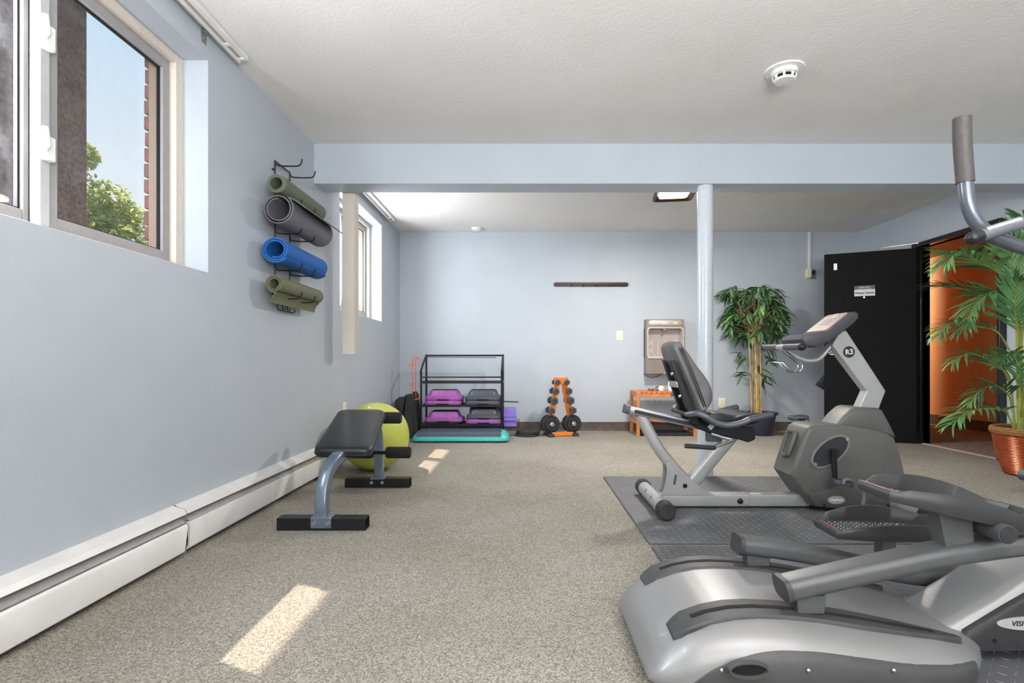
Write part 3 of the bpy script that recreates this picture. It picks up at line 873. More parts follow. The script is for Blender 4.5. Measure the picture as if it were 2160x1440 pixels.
obj('drip_ledge', G().box(FX0 + 0.014, FX1 - 0.014, FY - 0.016, FY + 0.10, 0.884, 0.912), m_fountlight, t, bevel=0.004)
Mi = facing((cx - 0.015, FY + 0.0975, 1.17))
dp = [(0.009 * sin(a) * (1 - 0.35 * cos(a)) * (1.0), 0.014 * -cos(a)) for a in [2 * pi * k / 14 for k in range(14)]]
obj('drop_mark', G().prism(dp, 0.0, 0.002, 'xy', M=Mi), m_drop, t, label='blue drop symbol')
g = G()
bt = [(-0.02, -0.25), (-0.02, -0.15), (-0.012, -0.12), (-0.012, -0.085), (0.07, -0.085), (0.07, -0.12), (0.078, -0.15), (0.078, -0.25)]
loop = [Mi @ Vector((a - 0.03, b + 0.02, 0.002)) for a, b in bt]
g.tube(loop, 0.0028, 5, closed=True)
obj('bottle_mark', g, m_ink, t, label='white bottle outline')
g = G()
for zc_ in (1.075, 0.985):
    q = facing((FX0 + 0.075, FY + 0.0975, zc_))
    g.tube([q @ Vector(p) for p in ((-0.014, -0.03, .002), (-0.014, 0.012, .002), (0.0, 0.03, .002))], 0.0028, 5)
    g.tube([q @ Vector(p) for p in ((-0.014, -0.03, .002), (0.018, -0.03, .002), (0.018, 0.0, .002), (0.012, 0.012, .002), (0.022, 0.04, .002))], 0.0028, 5)
    g.ball(q @ Vector((-0.002, -0.002, 0.002)), 0.008, 6, (1, 0.3, 1))
obj('pour_marks', g, m_ink, t, label='white pouring hand symbols')
obj('power_cord', G().tube(crom([(FX0 - 0.005, FY + 0.13, FZ0 - 0.002), (FX0 + 0.03, FY + 0.12, FZ0 - 0.03), (FX0 + 0.10, FY + 0.11, FZ0 - 0.046), (FX0 + 0.17, FY + 0.11, FZ0 - 0.03), (FX0 + 0.205, FY + 0.11, FZ0 - 0.001)], 5), 0.004, 6), m_black, t)

# ------------------------------------------------------------------ wooden bench with its odds and ends
BX0, BX1, BY0, BY1, BZ = 1.268, 1.955, 6.07, 6.47, 0.508
t = thing('wooden_bench', 'small orange-brown wooden bench under the bottle filler', 'bench', ((BX0 + BX1) / 2, (BY0 + BY1) / 2, 0))
for x in (BX0, BX1 - 0.036):
    for y in (BY0, BY1 - 0.036):
        obj('leg', G().box(x, x + 0.036, y, y + 0.036, 0, BZ - 0.021), m_wood, t, bevel=0.003)
for y in (BY0 + 0.004, BY1 - 0.024):
    obj('apron', G().box(BX0 + 0.036, BX1 - 0.036, y, y + 0.02, BZ - 0.062, BZ - 0.021), m_wood, t, bevel=0.002)
for x in (BX0 + 0.006, BX1 - 0.026):
    obj('side_rail', G().box(x, x + 0.02, BY0 + 0.036, BY1 - 0.036, BZ - 0.062, BZ - 0.021), m_wood, t, bevel=0.002)
    obj('side_rail', G().box(x, x + 0.02, BY0 + 0.036, BY1 - 0.036, 0.135, 0.175), m_wood, t, bevel=0.002)
obj('stretcher', G().box(BX0 + 0.02, BX1 - 0.02, 6.25, 6.29, 0.14, 0.175), m_wood, t, bevel=0.002)
nS = 12
wS = (BX1 - BX0) / nS
for k in range(nS):
    obj('slat', G().box(BX0 + k * wS + (0 if k == 0 else 0.004), BX0 + (k + 1) * wS - (0 if k == nS - 1 else 0.004), BY0, BY1, BZ - 0.021, BZ), m_wood, t, bevel=0.002)
g = G().box(1.33, 1.92, 6.115, 6.42, 0.0, 0.006)
for a in ((1.33, 1.338, 6.115, 6.42), (1.912, 1.92, 6.115, 6.42), (1.33, 1.92, 6.115, 6.123), (1.33, 1.92, 6.412, 6.42)):
    g.box(*a, 0, 0.035)
tag(obj('boot_tray', g, m_rubber), 'flat black tray on the carpet under the wooden bench', 'tray')
# items on the bench
t = thing('brown_bowl', 'small brown bowl lying on the wooden bench', 'bowl', (1.44, 6.30, BZ))
obj('bowl', G().lathe([(0.012, BZ), (0.03, BZ + 0.006), (0.042, BZ + 0.028), (0.039, BZ + 0.028), (0.026, BZ + 0.01), (0.001, BZ + 0.008)], (1.475, 6.26, 0), 20), mat('tan_ceramic', rgb(168, 128, 100), 0.5), t)
t = thing('white_mug', 'white mug with a black handle on the wooden bench', 'mug', (1.59, 6.28, BZ))
obj('cup', G().lathe([(0.03, BZ), (0.036, BZ + 0.004), (0.038, BZ + 0.055), (0.035, BZ + 0.055), (0.032, BZ + 0.008), (0.001, BZ + 0.008)], (1.598, 6.28, 0), 20), m_white, t)
obj('handle', G().tube(crom([(1.562, 6.265, BZ + 0.048), (1.54, 6.26, BZ + 0.046), (1.53, 6.258, BZ + 0.028), (1.542, 6.26, BZ + 0.01), (1.563, 6.266, BZ + 0.01)], 4), 0.005, 8), m_black, t)
t = thing('white_bottle', 'white bottle standing on the wooden bench behind the bike backrest', 'bottle', (1.715, 6.28, BZ))
obj('bottle_body', G().lathe([(0.03, BZ), (0.035, BZ + 0.005), (0.035, BZ + 0.10), (0.014, BZ + 0.13), (0.014, BZ + 0.145), (0.001, BZ + 0.146)], (1.715, 6.28, 0), 20), m_white, t)
obj('cap', G().lathe([(0.016, BZ + 0.145), (0.016, BZ + 0.165), (0.001, BZ + 0.166)], (1.715, 6.28, 0), 16), m_steel, t)

# ------------------------------------------------------------------ step rack in the back corner
RX0, RX1, RY0, RY1 = -1.165, -0.258, 6.02, 6.34
t = thing('step_rack', 'black wire rack holding the aerobic steps', 'rack', ((RX0 + RX1) / 2, (RY0 + RY1) / 2, 0))
for x in (RX0, RX1):
    obj('rear_post', G().tube([(x, RY1, 0.0), (x, RY1, 0.935)], 0.012, 10), m_black, t)
    obj('front_post', G().tube(crom([(x, RY0, 0.0), (x, RY0, 0.4), (x, RY0, 0.70), (x, RY0 + 0.01, 0.76), (x, RY1 - 0.02, 0.915)], 5), 0.012, 10), m_black, t)
obj('top_bar', G().tube([(RX0, RY1, 0.922), (RX1, RY1, 0.922)], 0.010, 8).tube([(RX0, RY1 - 0.02, 0.905), (RX1 - 0.08, RY1 - 0.05, 0.895)], 0.004, 6), m_black, t)
for z, lip in ((0.625, 0.05), (0.362, 0.0), (0.150, 0.0)):
    g = G()
    for y in (RY0, RY1):
        g.box(RX0, RX1, y - 0.008, y + 0.008, z - 0.022, z)
    for x in (RX0, RX1):
        g.box(x - 0.008, x + 0.008, RY0, RY1, z - 0.022, z)
    if lip:
        g.tube([(RX0, RY0 - 0.01, z + lip), (RX1, RY0 - 0.01, z + lip)], 0.008, 8)
    obj('shelf_frame', g, m_black, t)
    if not lip:
        g = G()
        for k in range(9):
            y = RY0 + 0.02 + k * (RY1 - RY0 - 0.04) / 8
            g.cyl((RX0, y, z - 0.006), (RX1, y, z - 0.006), 0.0035, 6)
        obj('shelf_wires', g, m_black, t)
xo = RX0 - 0.10
g = G()
for dx in (0.0, 0.03):
    g.tube(crom([(RX0 - 0.012, RY0 + 0.02 + dx, 0.89 - dx * .3), (xo + 0.03 + dx * .8, RY0 + 0.02 + dx, 0.89 - dx * .3), (xo + dx, RY0 + 0.02 + dx, 0.87), (xo + dx, RY0 + 0.02 + dx, 0.45), (xo + 0.03 + dx * .8, RY0 + 0.02 + dx, 0.425 + dx * .3), (RX0 - 0.012, RY0 + 0.02 + dx, 0.425 + dx * .3)], 5), 0.0042, 7)
for z in (0.80, 0.58):
    for dy in (0.02, 0.05):
        g.tube(crom([(xo, RY0 + dy, z + 0.03), (xo - 0.006, RY0 + dy, z), (xo - 0.03, RY0 + dy, z + 0.004), (xo - 0.052, RY0 + dy, z + 0.028)], 4), 0.0038, 6)
obj('hook_hanger', g, m_orangewire, t, label='orange wire hanger with hooks')
g = G()
for y in (RY0 + 0.03, RY0 + 0.14):
    g.tube([(RX1 + 0.012, y, 0.395), (RX1 + 0.185, y, 0.388)], 0.0038, 6)
g.tube([(RX1 + 0.185, RY0 + 0.03, 0.388), (RX1 + 0.185, RY0 + 0.14, 0.388)], 0.0038, 6)
obj('side_arm', g, m_black, t)
g = G()
bz = 0.108
for k in range(8):
    y = RY0 - 0.0 + 0.02 + k * 0.022
    g.tube([(RX1 + 0.012, y, bz), (RX1 + 0.19, y, bz), (RX1 + 0.195, y, bz + (0.07 if k in (0, 7) else 0.02))], 0.003, 6)
for z in (bz, bz + 0.07):
    g.tube([(RX1 + 0.012, RY0 + 0.02, z), (RX1 + 0.195, RY0 + 0.02, z), (RX1 + 0.195, RY0 + 0.174, z), (RX1 + 0.012, RY0 + 0.174, z)], 0.0038, 6)
obj('side_basket', g, m_black, t)
for k, lab in enumerate(('violet foam yoga block in the wire basket, lower of the two', 'violet foam yoga block stacked on top of another')):
    z = bz + 0.004 + k * 0.106
    tag(obj('yoga_block', G().box(RX1 + 0.02 + k * -0.003, RX1 + 0.165 - k * 0.008, RY0 + 0.03, RY0 + 0.16, z, z + 0.105), m_violet, bevel=0.008), lab, 'yoga block', 'violet yoga blocks in the side basket')

def step(label, x0, x1, y0, y1, z, h, m, mtop, group, riser=False, name='step_platform'):
    t = thing(name, label, 'step' if not riser else 'riser', ((x0 + x1) / 2, (y0 + y1) / 2, z), group=group)
    w, d = x1 - x0, y1 - y0
    cx, cy = (x0 + x1) / 2, (y0 + y1) / 2
    def ring(sx, sy, zz, r=0.05):
        return [Vector((cx + a, cy + b, z + zz)) for a, b in rrect(w * sx, d * sy, min(r, d * sy * .3), 4)]
    g = G()
    if riser:
        g.loft([ring(.95, .95, 0), ring(.99, .99, 0.006), ring(1, 1, h * .5), ring(.985, .985, h - 0.006), ring(.95, .95, h)])
        obj('riser_shell', g, m, t)
        obj('foot_recess', G().box(cx - w * .17, cx + w * .17, y0 - 0.0015, y0 + 0.004, z + 0.001, z + h * .3), m_hole, t)
    else:
        hb = 0.046
        g.loft([ring(.95, .95, 0), ring(.99, .99, 0.006), ring(1, 1, hb * .5), ring(.98, .98, hb - 0.006), ring(.90, .90, hb + 0.002), ring(.82, .82, hb + 0.012), ring(.74, .76, h - 0.012), ring(.71, .73, h - 0.003), ring(.67, .70, h)])
        obj('shell', g, m, t)
        obj('grip_top', G().loft([ring(.66, .69, h - 0.001, .03), ring(.65, .68, h + 0.004, .03)]), mtop, t, label='dark ribbed grip')
        obj('foot_recess', G().box(cx - w * .16, cx + w * .16, y0 - 0.0015, y0 + 0.004, z + 0.001, z + 0.014), m_hole, t)
    return t
gs = 'aerobic steps stored on the black rack'
sy0, sy1 = RY0 - 0.03, RY1 - 0.03
step('purple riser under the purple step, upper shelf of the black rack', -1.127, -0.712, sy0, sy1, 0.363, 0.050, m_purple, m_gripblack, gs, True, 'step_riser')
step('purple aerobic step on the upper shelf of the black rack', -1.127, -0.705, sy0, sy1, 0.414, 0.112, m_purple, m_gripblack, gs)
step('charcoal riser under the charcoal step, upper shelf of the black rack', -0.675, -0.268, sy0, sy1, 0.363, 0.050, m_charcoal, m_gripblack, gs, True, 'step_riser')
step('charcoal aerobic step on the upper shelf of the black rack', -0.678, -0.268, sy0, sy1, 0.414, 0.112, m_charcoal, m_gripblack, gs)
step('purple aerobic step alone on the lower shelf of the black rack', -1.127, -0.70, sy0, sy1, 0.170, 0.115, m_purple, m_gripblack, gs)
step('flat charcoal riser beneath the lone purple step, lower shelf', -1.12, -0.73, sy0 + 0.01, sy1, 0.151, 0.018, m_charcoal, m_gripblack, gs, True, 'step_riser')
step('purple riser beneath a charcoal step, lower shelf of the black rack', -0.665, -0.262, sy0, sy1, 0.151, 0.052, m_purple, m_gripblack, gs, True, 'step_riser')
step('charcoal aerobic step on a purple riser, lower shelf of the black rack', -0.66, -0.262, sy0, sy1, 0.204, 0.110, m_charcoal, m_gripblack, gs)
tag(obj('blue_panel', G().box(-0.655, -0.285, RY1 + 0.022, RY1 + 0.05, 0.0, 0.36), m_bluebox, bevel=0.004), 'blue panel standing behind the charcoal steps', 'panel')
# long teal step on the floor
t = thing('step_bench', 'long teal aerobic step with a slate grey top on the carpet', 'step', (-0.67, 5.78, 0))
tx0, tx1, ty0, ty1 = -1.19, -0.165, 5.59, 5.97
def tring(ix, iy, zz, r=0.07):
    return [Vector(((tx0 + tx1) / 2 + a, (ty0 + ty1) / 2 + b, zz)) for a, b in rrect(tx1 - tx0 - 2 * ix, ty1 - ty0 - 2 * iy, r, 6)]
obj('shell', G().loft([tring(0.012, 0.012, 0.012), tring(0.002, 0.002, 0.018), tring(0, 0, 0.03), tring(0.008, 0.008, 0.055), tring(0.022, 0.02, 0.075), tring(0.045, 0.036, 0.10), tring(0.06, 0.05, 0.106)]), m_teal, t)
gx0, gx1 = tx0 + 0.055, tx1 - 0.085
prof = [(ty0 + 0.012, 0.062), (ty0 + 0.016, 0.078), (ty0 + 0.028, 0.098), (ty0 + 0.045, 0.110), (ty0 + 0.07, 0.112), (ty1 - 0.06, 0.112), (ty1 - 0.03, 0.100), (ty1 - 0.03, 0.06)]
obj('grip_top', G().prism(prof, gx0, gx1, 'yz'), m_navygrip, t, label='slate grey ribbed top')
g = G()
for k in range(7):
    y = ty0 + 0.07 + k * 0.036
    g.box(gx0 + 0.004, gx1 - 0.004, y, y + 0.006, 0.1115, 0.1145)
obj('grip_ribs', g, m_navygrip, t)
for x in (tx0 + 0.10, tx1 - 0.24):
    obj('foot_pad', G().box(x, x + 0.14, ty0 + 0.012, ty0 + 0.05, 0, 0.014).box(x, x + 0.14, ty1 - 0.05, ty1 - 0.012, 0, 0.014), m_rubber, t)

# folded black exercise mat in the corner
t = thing('folded_mat', 'folded black exercise mat leaning in the back corner beside the rack', 'exercise mat', (-1.34, 6.2, 0))
for k, (x, w, h, lean, y) in enumerate(((-1.47, 0.12, 0.45, 0.085, 6.06), (-1.39, 0.08, 0.475, 0.06, 6.12), (-1.305, 0.09, 0.485, 0.02, 6.05), (-1.235, 0.065, 0.505, -0.03, 6.15))):
    g = G()
    secs = []
    for f in (0, 0.03, 0.3, 0.7, 0.93, 1.0):
        z = h * f
        ww = w * (1.25 - 0.45 * f) if f < 0.95 else w * 0.45
        xx = x + lean * f
        b = 0.0 if f not in (0, 1.0) else 0.012
        secs.append([Vector((xx + a, y + bb, z)) for a, bb in rrect(ww - b, 0.26 - 0.06 * f - b, 0.012, 3)])
    g.loft(secs)
    obj('panel', g, m_bag, t)

# ------------------------------------------------------------------ lime ball
tag(obj('exercise_ball', G().ball((-1.175, 4.20, 0.264), 0.264, 32), m_lime), 'lime green exercise ball behind the black bench', 'ball')

# ------------------------------------------------------------------ ab bench
t = thing('sit_up_bench', 'tilted black padded sit-up bench beside the left wall', 'exercise bench', (-1.07, 3.3, 0))
yA0, yA1 = 2.685, 2.755
ax0, ax1 = px(586, 2.70), px(773, 2.70)
acx = (ax0 + ax1) / 2
def hollow(x0, x1, y0, y1, z0, z1, w=0.004):
    s = [(y0, z0), (y1, z0), (y1, z1), (y0, z1)]
    i = [(y0 + w, z0 + w), (y1 - w, z0 + w), (y1 - w, z1 - w), (y0 + w, z1 - w)]
    g = G()
    g.loft([[(x0, a, b) for a, b in i], [(x0, a, b) for a, b in s], [(x1, a, b) for a, b in s], [(x1, a, b) for a, b in i]], cap=False, closed=True)
    return g
obj('front_foot', hollow(ax0, ax1, yA0, yA1, 0.0, 0.062), m_black, t, bevel=0.003)
obj('foot_bracket', G().box(acx - 0.052, acx + 0.052, yA0 - 0.006, yA1 + 0.006, 0.012, 0.068), m_bluegrey, t, bevel=0.003)
for s in (-1, 1):
    obj('bolt', G().cyl((acx + s * 0.034, yA0 - 0.006, 0.038), (acx + s * 0.034, yA0 - 0.014, 0.038), 0.011, 6), m_steel, t)
yB0, yB1 = 3.60, 3.67
bx0, bx1 = px(729, 3.62), px(865, 3.62)
bcx = (bx0 + bx1) / 2 + 0.0
obj('rear_foot', hollow(bx0, bx1, yB0, yB1, 0.0, 0.062), m_black, t, bevel=0.003)
for s in (-1, 1):
    obj('bolt', G().cyl((bcx + s * 0.036, yB0 - 0.001, 0.036), (bcx + s * 0.036, yB0 - 0.010, 0.036), 0.011, 6), m_steel, t)
# curved front leg
fp = [P(681, 1090, 2.72), P(680, 1050, 2.73), P(684, 1020, 2.76), P(696, 985, 2.82), P(716, 962, 2.92), P(738, 952, 3.06)]
fp[0].z = 0.06
obj('front_leg', G().sweep(crom(fp, 6), rrect(0.062, 0.062, 0.012, 3), side=(1, 0, 0)), m_bluegrey, t)
rp = [Vector((bcx + 0.005, 3.635, 0.06)), Vector((bcx + 0.003, 3.635, 0.22)), Vector((bcx - 0.004, 3.632, 0.36)), Vector((bcx - 0.02, 3.60, 0.47))]
obj('rear_post', G().sweep(crom(rp, 6), rrect(0.058, 0.05, 0.010, 3), side=(1, 0, 0)), m_bluegrey, t)
obj('rear_bracket', G().box(bcx - 0.045, bcx + 0.05, yB0 - 0.004, yB1 + 0.004, 0.055, 0.068), m_bluegrey, t, bevel=0.002)
# pad: near edge low, far edge high
n0, n1 = P(660, 966, 2.92), P(784, 966, 2.92)
f0, f1 = P(716, 877, 3.52), P(814, 877, 3.52)
axis = ((f0 + f1) - (n0 + n1)).normalized()
sidev = (n1 - n0).normalized()
up = sidev.cross(axis).normalized()
L_ = (((f0 + f1) - (n0 + n1)) / 2).length
cN = (n0 + n1) / 2
hwN, hwF = (n1 - n0).length / 2, (f1 - f0).length / 2
def padring(inset, h):
    out = []
    pts = rrect(2, L_ - 2 * inset, 0.055, 5)
    for a, b in rrect(2 * hwN - 2 * inset, L_ - 2 * inset, 0.05, 5):
        f = (b + L_ / 2) / L_
        k = (hwN + (hwF - hwN) * f) / hwN
        out.append(cN + axis * (b + L_ / 2) + sidev * a * k + up * h)
    return out
obj('pad', G().loft([padring(0.012, 0.0), padring(0.002, 0.004), padring(0, 0.014), padring(0.0, 0.030), padring(0.003, 0.042), padring(0.012, 0.050), padring(0.03, 0.0535), padring(0.07, 0.055)]), m_blackmat, t)
obj('pad_seam', G().tube(padring(-0.001, 0.018), 0.003, 6, closed=True), m_blackmat, t)
obj('pad_board', G().loft([padring(0.03, -0.012), padring(0.025, -0.001)]), m_black, t)
# rollers
def roller(c, half, r):
    obj('foam_roller', G().lathe([(0.012, -half), (r - 0.006, -half), (r, -half + 0.008), (r, half - 0.008), (r - 0.006, half), (0.012, half)], n=24, M=Matrix.Translation(c) @ Matrix.Rotation(pi / 2, 4, 'Y')), m_foam, t)
ly_ = 3.635
for (u0, u1, v) in ((738, 786, 954.5), (815, 866, 954.0)):
    yy = ly_ - 0.02
    cc = P((u0 + u1) / 2, v, yy)
    roller(cc, (u1 - u0) / 2 * yy / F, 0.039)
obj('roller_axle', G().cyl(P(742, 954.3, ly_ - 0.02), P(862, 954.3, ly_ - 0.02), 0.0125, 10), m_black, t)
yy = 3.60
for (u0, u1) in ((717, 770), (802, 846)):
    cc = P((u0 + u1) / 2, 881, yy)
    roller(cc, (u1 - u0) / 2 * yy / F, 0.039)
obj('roller_axle', G().cyl(P(730, 881, yy), P(836, 881, yy), 0.0125, 10), m_black, t)

# ------------------------------------------------------------------ dumbbell rack
rc = Vector((px(1183, 6.17), 6.17, 0)); rz = radians(14)
t = thing('dumbbell_rack', 'orange A-frame rack holding hex dumbbells and plates', 'rack', tuple(rc), rz)
RM = Matrix.Translation(rc) @ Matrix.Rotation(rz, 4, 'Z')
def LR(g):
    g.v = [RM @ v for v in g.v]; return g
TZ = 0.665
for s in (-1, 1):
    # the upright: a bent sheet; bottom at x=+-0.13, top at +-0.02
    a, b = Vector((s * 0.135, 0, 0.14)), Vector((s * 0.026, 0, TZ - 0.02))
    poly = [(s * 0.100, 0.10), (s * 0.160, 0.10), (s * 0.162, 0.18), (s * 0.075, TZ - 0.06), (s * 0.082, TZ), (s * 0.004, TZ), (s * 0.004, TZ - 0.05)]
    obj('upright', LR(G().prism(poly, -0.012, 0.012)), m_orange, t, bevel=0.003)
    obj('lower_leg', LR(G().box(s * 0.13 - 0.018, s * 0.13 + 0.018, -0.018, 0.018, 0.03, 0.12)), m_black, t)
    obj('foot', LR(G().prism([(-0.13, 0), (0.13, 0), (0.13, 0.014), (0.10, 0.034), (-0.10, 0.034), (-0.13, 0.014)], s * 0.145 - 0.032, s * 0.145 + 0.032, 'yz')), m_rubber, t, bevel=0.003)
    obj('peg', LR(G().cyl((s * 0.13, -0.10, 0.138), (s * 0.13, 0.10, 0.138), 0.0125, 12)), m_steel, t)
obj('base_bar', LR(G().box(-0.125, 0.125, -0.085, -0.050, 0.005, 0.045)), m_orange, t, bevel=0.004)
obj('top_plate', LR(G().prism([(-0.085, TZ - 0.008), (-0.085, TZ + 0.004), (0, TZ - 0.004), (0.085, TZ + 0.004), (0.085, TZ - 0.008), (0, TZ - 0.016)], -0.016, 0.016)), m_orange, t)

def make_dumbbell(label, loc, R, L):
    d = thing('dumbbell', label, 'dumbbell', loc, group='hex dumbbells on the orange rack')
    hexp = [(R * cos(pi / 6 + k * pi / 3), R * sin(pi / 6 + k * pi / 3)) for k in range(6)]
    hl = R * 1.05
    for s in (-1, 1):
        M = Matrix.Translation(loc)
        y0, y1 = (s * L / 2, s * (L / 2 + hl))
        g = G()
        k = 0.88
        secs = [[(a * k, y0, b * k) for a, b in hexp], [(a, y0 + s * 0.008, b) for a, b in hexp], [(a, y1 - s * 0.008, b) for a, b in hexp], [(a * k, y1, b * k) for a, b in hexp]]
        g.loft(secs, M=M)
        obj('hex_head', g, m_charcoal, d, smooth=0)
        obj('face_disc', G().cyl((0, y1 - s * 0.001, 0), (0, y1 + s * 0.001, 0), R * 0.42, 16, M=M), m_rubber, d)
    obj('handle', G().cyl((0, -L / 2 - 0.005, 0), (0, L / 2 + 0.005, 0), 0.013, 12, M=Matrix.Translation(loc)), m_steel, d)
    d.rotation_euler = (0, 0, rz)
    return d
spec = [(0.591, 0.036), (0.484, 0.042), (0.371, 0.047), (0.264, 0.042)]
nm = ['topmost', 'second from the top', 'third from the top', 'lowest']
for s, side in ((-1, 'left'), (1, 'right')):
    for k, (z, R) in enumerate(spec):
        xx = {0: 0.055, 1: 0.078, 2: 0.098, 3: 0.128}[k] * s
        loc = RM @ Vector((xx, 0, z + R + 0.004 - 0.02))
        make_dumbbell('black hex dumbbell %s on the %s arm of the orange rack' % (nm[k], side), tuple(loc), R, 0.082)

def make_plate(label, loc, R, th, rot, group, fine=True):
    d = thing('weight_plate', label, 'weight plate', loc, group=group)
    M = Matrix.Translation(loc)
    prof = [(0.014, -th * .42), (R * 0.30, -th * .42), (R * 0.33, -th * .30), (R * 0.74, -th * .30), (R * 0.78, -th * .5), (R * 0.96, -th * .5), (R, -th * .35), (R, th * .35), (R * .96, th * .5), (R * .78, th * .5), (R * .74, th * .3), (R * .33, th * .3), (R * .30, th * .42), (0.014, th * .42)]
    n = 36
    g = G()
    secs = [[(r * cos(2 * pi * k / n), r * sin(2 * pi * k / n), z) for k in range(n)] for r, z in prof]
    g.loft(secs, closed=True, M=M)
    obj('disc', g, m_rubber, d)
    if fine:
        g = G()
        for k in range(3):
            a0 = k * 2 * pi / 3 + 0.5
            sl = [(R * .44 * cos(a0 + q), R * .44 * sin(a0 + q)) for q in (-.30, -.15, 0, .15, .30)] + [(R * .64 * cos(a0 + q), R * .64 * sin(a0 + q)) for q in (.24, .12, 0, -.12, -.24)]
            for zz in (th * .3, -th * .302):
                g.prism(sl, zz, zz + 0.0012, 'xy', M=M)
        obj('grip_slot', g, m_hole, d)
    d.rotation_euler = rot
    return d
yrot = (pi / 2, 0, rz)
gp = 'plates on the pegs of the orange rack'
for s, side in ((-1, 'left'), (1, 'right')):
    make_plate('large black weight plate at the rear of the rack, %s peg' % side, tuple(RM @ Vector((s * 0.13, 0.045, 0.138))), 0.102, 0.028, yrot, gp)
    make_plate('large black weight plate at the front of the rack, %s peg' % side, tuple(RM @ Vector((s * 0.13, -0.040, 0.138))), 0.102, 0.028, yrot, gp)
    make_plate('small black weight plate in front of a large one, %s peg' % side, tuple(RM @ Vector((s * 0.13, -0.069, 0.138))), 0.074, 0.024, yrot, gp)
    c0 = RM @ Vector((s * 0.13, -0.088, 0.138))
    cl = thing('star_collar', 'chrome star collar on the %s peg of the orange rack' % side, 'collar', tuple(c0), rz, group='star collars on the orange rack')
    M = Matrix.Translation(c0) @ Matrix.Rotation(rz, 4, 'Z')
    star = [((0.034 if k % 2 == 0 else 0.022) * cos(k * pi / 6), (0.034 if k % 2 == 0 else 0.022) * sin(k * pi / 6)) for k in range(12)]
    obj('star_wheel', G().pillow(star, -0.006, 0.006, 0.003, 'xz', 2, M=M), m_steel, cl)
    obj('hub', G().cyl((0, -0.018, 0), (0, -0.005, 0), 0.014, 14, M=M), m_chrome, cl)
for k, lab in enumerate(('black weight plate lying on the carpet beside the orange rack, lower of two', 'black weight plate lying flat on top of another')):
    make_plate(lab, (px(1112, 6.15) + 0.012 * k - 0.02 + 0.02, 6.14, 0.0165 + k * 0.0335), 0.135, 0.032, (0, 0, 0.4 * k), 'plates lying on the carpet')

# ------------------------------------------------------------------ rubber floor mats
def gym_mat(label, x0, x1, y0, y1):
    t = thing('rubber_mat', label, 'floor mat', ((x0 + x1) / 2, (y0 + y1) / 2, 0), group='rubber gym mats')
    obj('mat_sheet', G().box(x0, x1, y0, y1, 0.0, 0.011), m_gym, t, bevel=0.002)
    g = G()
    sp = 0.036
    nx, ny = int((x1 - x0) / sp), int((y1 - y0) / sp)
    for i in range(nx):
        for j in range(ny):
            cx, cy = x0 + (i + .5) * sp, y0 + (j + .5) * sp
            a = radians(45 if (i + j) % 2 else -45)
            ca, sa = cos(a), sin(a)
            def q(l, w, z): return (cx + l * ca - w * sa, cy + l * sa + w * ca, z)
            g.add([q(-.012, 0, .0108), q(0, -.0035, .0108), q(.012, 0, .0108), q(0, .0035, .0108), q(-.006, 0, .0126), q(.006, 0, .0126)],
                  [(0, 1, 4), (1, 5, 4), (1, 2, 5), (2, 3, 5), (3, 4, 5), (3, 0, 4)])
    obj('tread_lugs', g, m_lug, t, kind='stuff', smooth=0)
    return t
gym_mat('dark grey treaded rubber mat under the recumbent bike', 0.575, 2.42, 2.475, 3.915)
gym_mat('dark grey treaded rubber mat under the elliptical trainer', 0.575, 2.42, 1.02, 2.435)

exec_objects = True
# ------------------------------------------------------------------ recumbent bike
MZ = 0.0126
bc = 3.09
t = bike = thing('recumbent_bike', 'silver and grey recumbent exercise bike on the rubber mat', 'exercise bike', (1.45, bc, MZ))
# rear stabiliser
sx_, sr = 0.745, 0.041
zc_ = MZ + 0.0482
obj('rear_stabiliser', G().cyl((sx_, 2.86, zc_), (sx_, 3.34, zc_), sr, 28), m_silver, bike)
for y0, y1 in ((2.80, 2.875), (3.325, 3.40)):
    g = G().lathe([(0.001, 0), (0.040, 0), (0.0455, 0.005), (0.0455, y1 - y0 - 0.004), (0.042, y1 - y0), (0.001, y1 - y0)], n=40, M=Matrix.Translation((sx_, y0, zc_)) @ Matrix.Rotation(-pi / 2, 4, 'X'))
    for k in range(28):
        a = 2 * pi * k / 28
        g.box(0.045, 0.0475, -0.0022, 0.0022, 0.008, y1 - y0 - 0.006, Matrix.Translation((sx_, y0, zc_)) @ Matrix.Rotation(-pi / 2, 4, 'X') @ Matrix.Rotation(a, 4, 'Z'))
    obj('end_cap', g, m_rubber, bike, label='ribbed dark end cap')
for y in (3.02, 3.16):
    d_ = Vector((-0.75, 0, 0.66)).normalized()
    obj('bolt', G().cyl(Vector((sx_, y, zc_)) + d_ * (sr - 0.004), Vector((sx_, y, zc_)) + d_ * (sr + 0.008), 0.010, 8), m_steel, bike)
# rail
obj('main_rail', G().sweep([(sx_ + 0.02, bc, 0.056), (1.75, bc, 0.056)], rrect(0.085, 0.068, 0.008, 3)), m_silver, bike)
obj('rail_sticker', G().box(px(1580, 3.09), px(1603, 3.09), bc - 0.030, bc + 0.0, 0.0905, 0.0912), m_white, bike)
obj('rail_joint', G().sweep([(1.275, bc, 0.056), (1.278, bc, 0.056)], rrect(0.0875, 0.070, 0.008, 3)), m_alu, bike)
obj('rail_bolt', G().lathe([(0.001, 0), (0.017, 0), (0.015, 0.006), (0.006, 0.009), (0.001, 0.009)], n=16, M=Matrix.Translation((px(1561, 3.05), bc - 0.0425, 0.054)) @ Matrix.Rotation(pi / 2, 4, 'X')), m_black, bike)
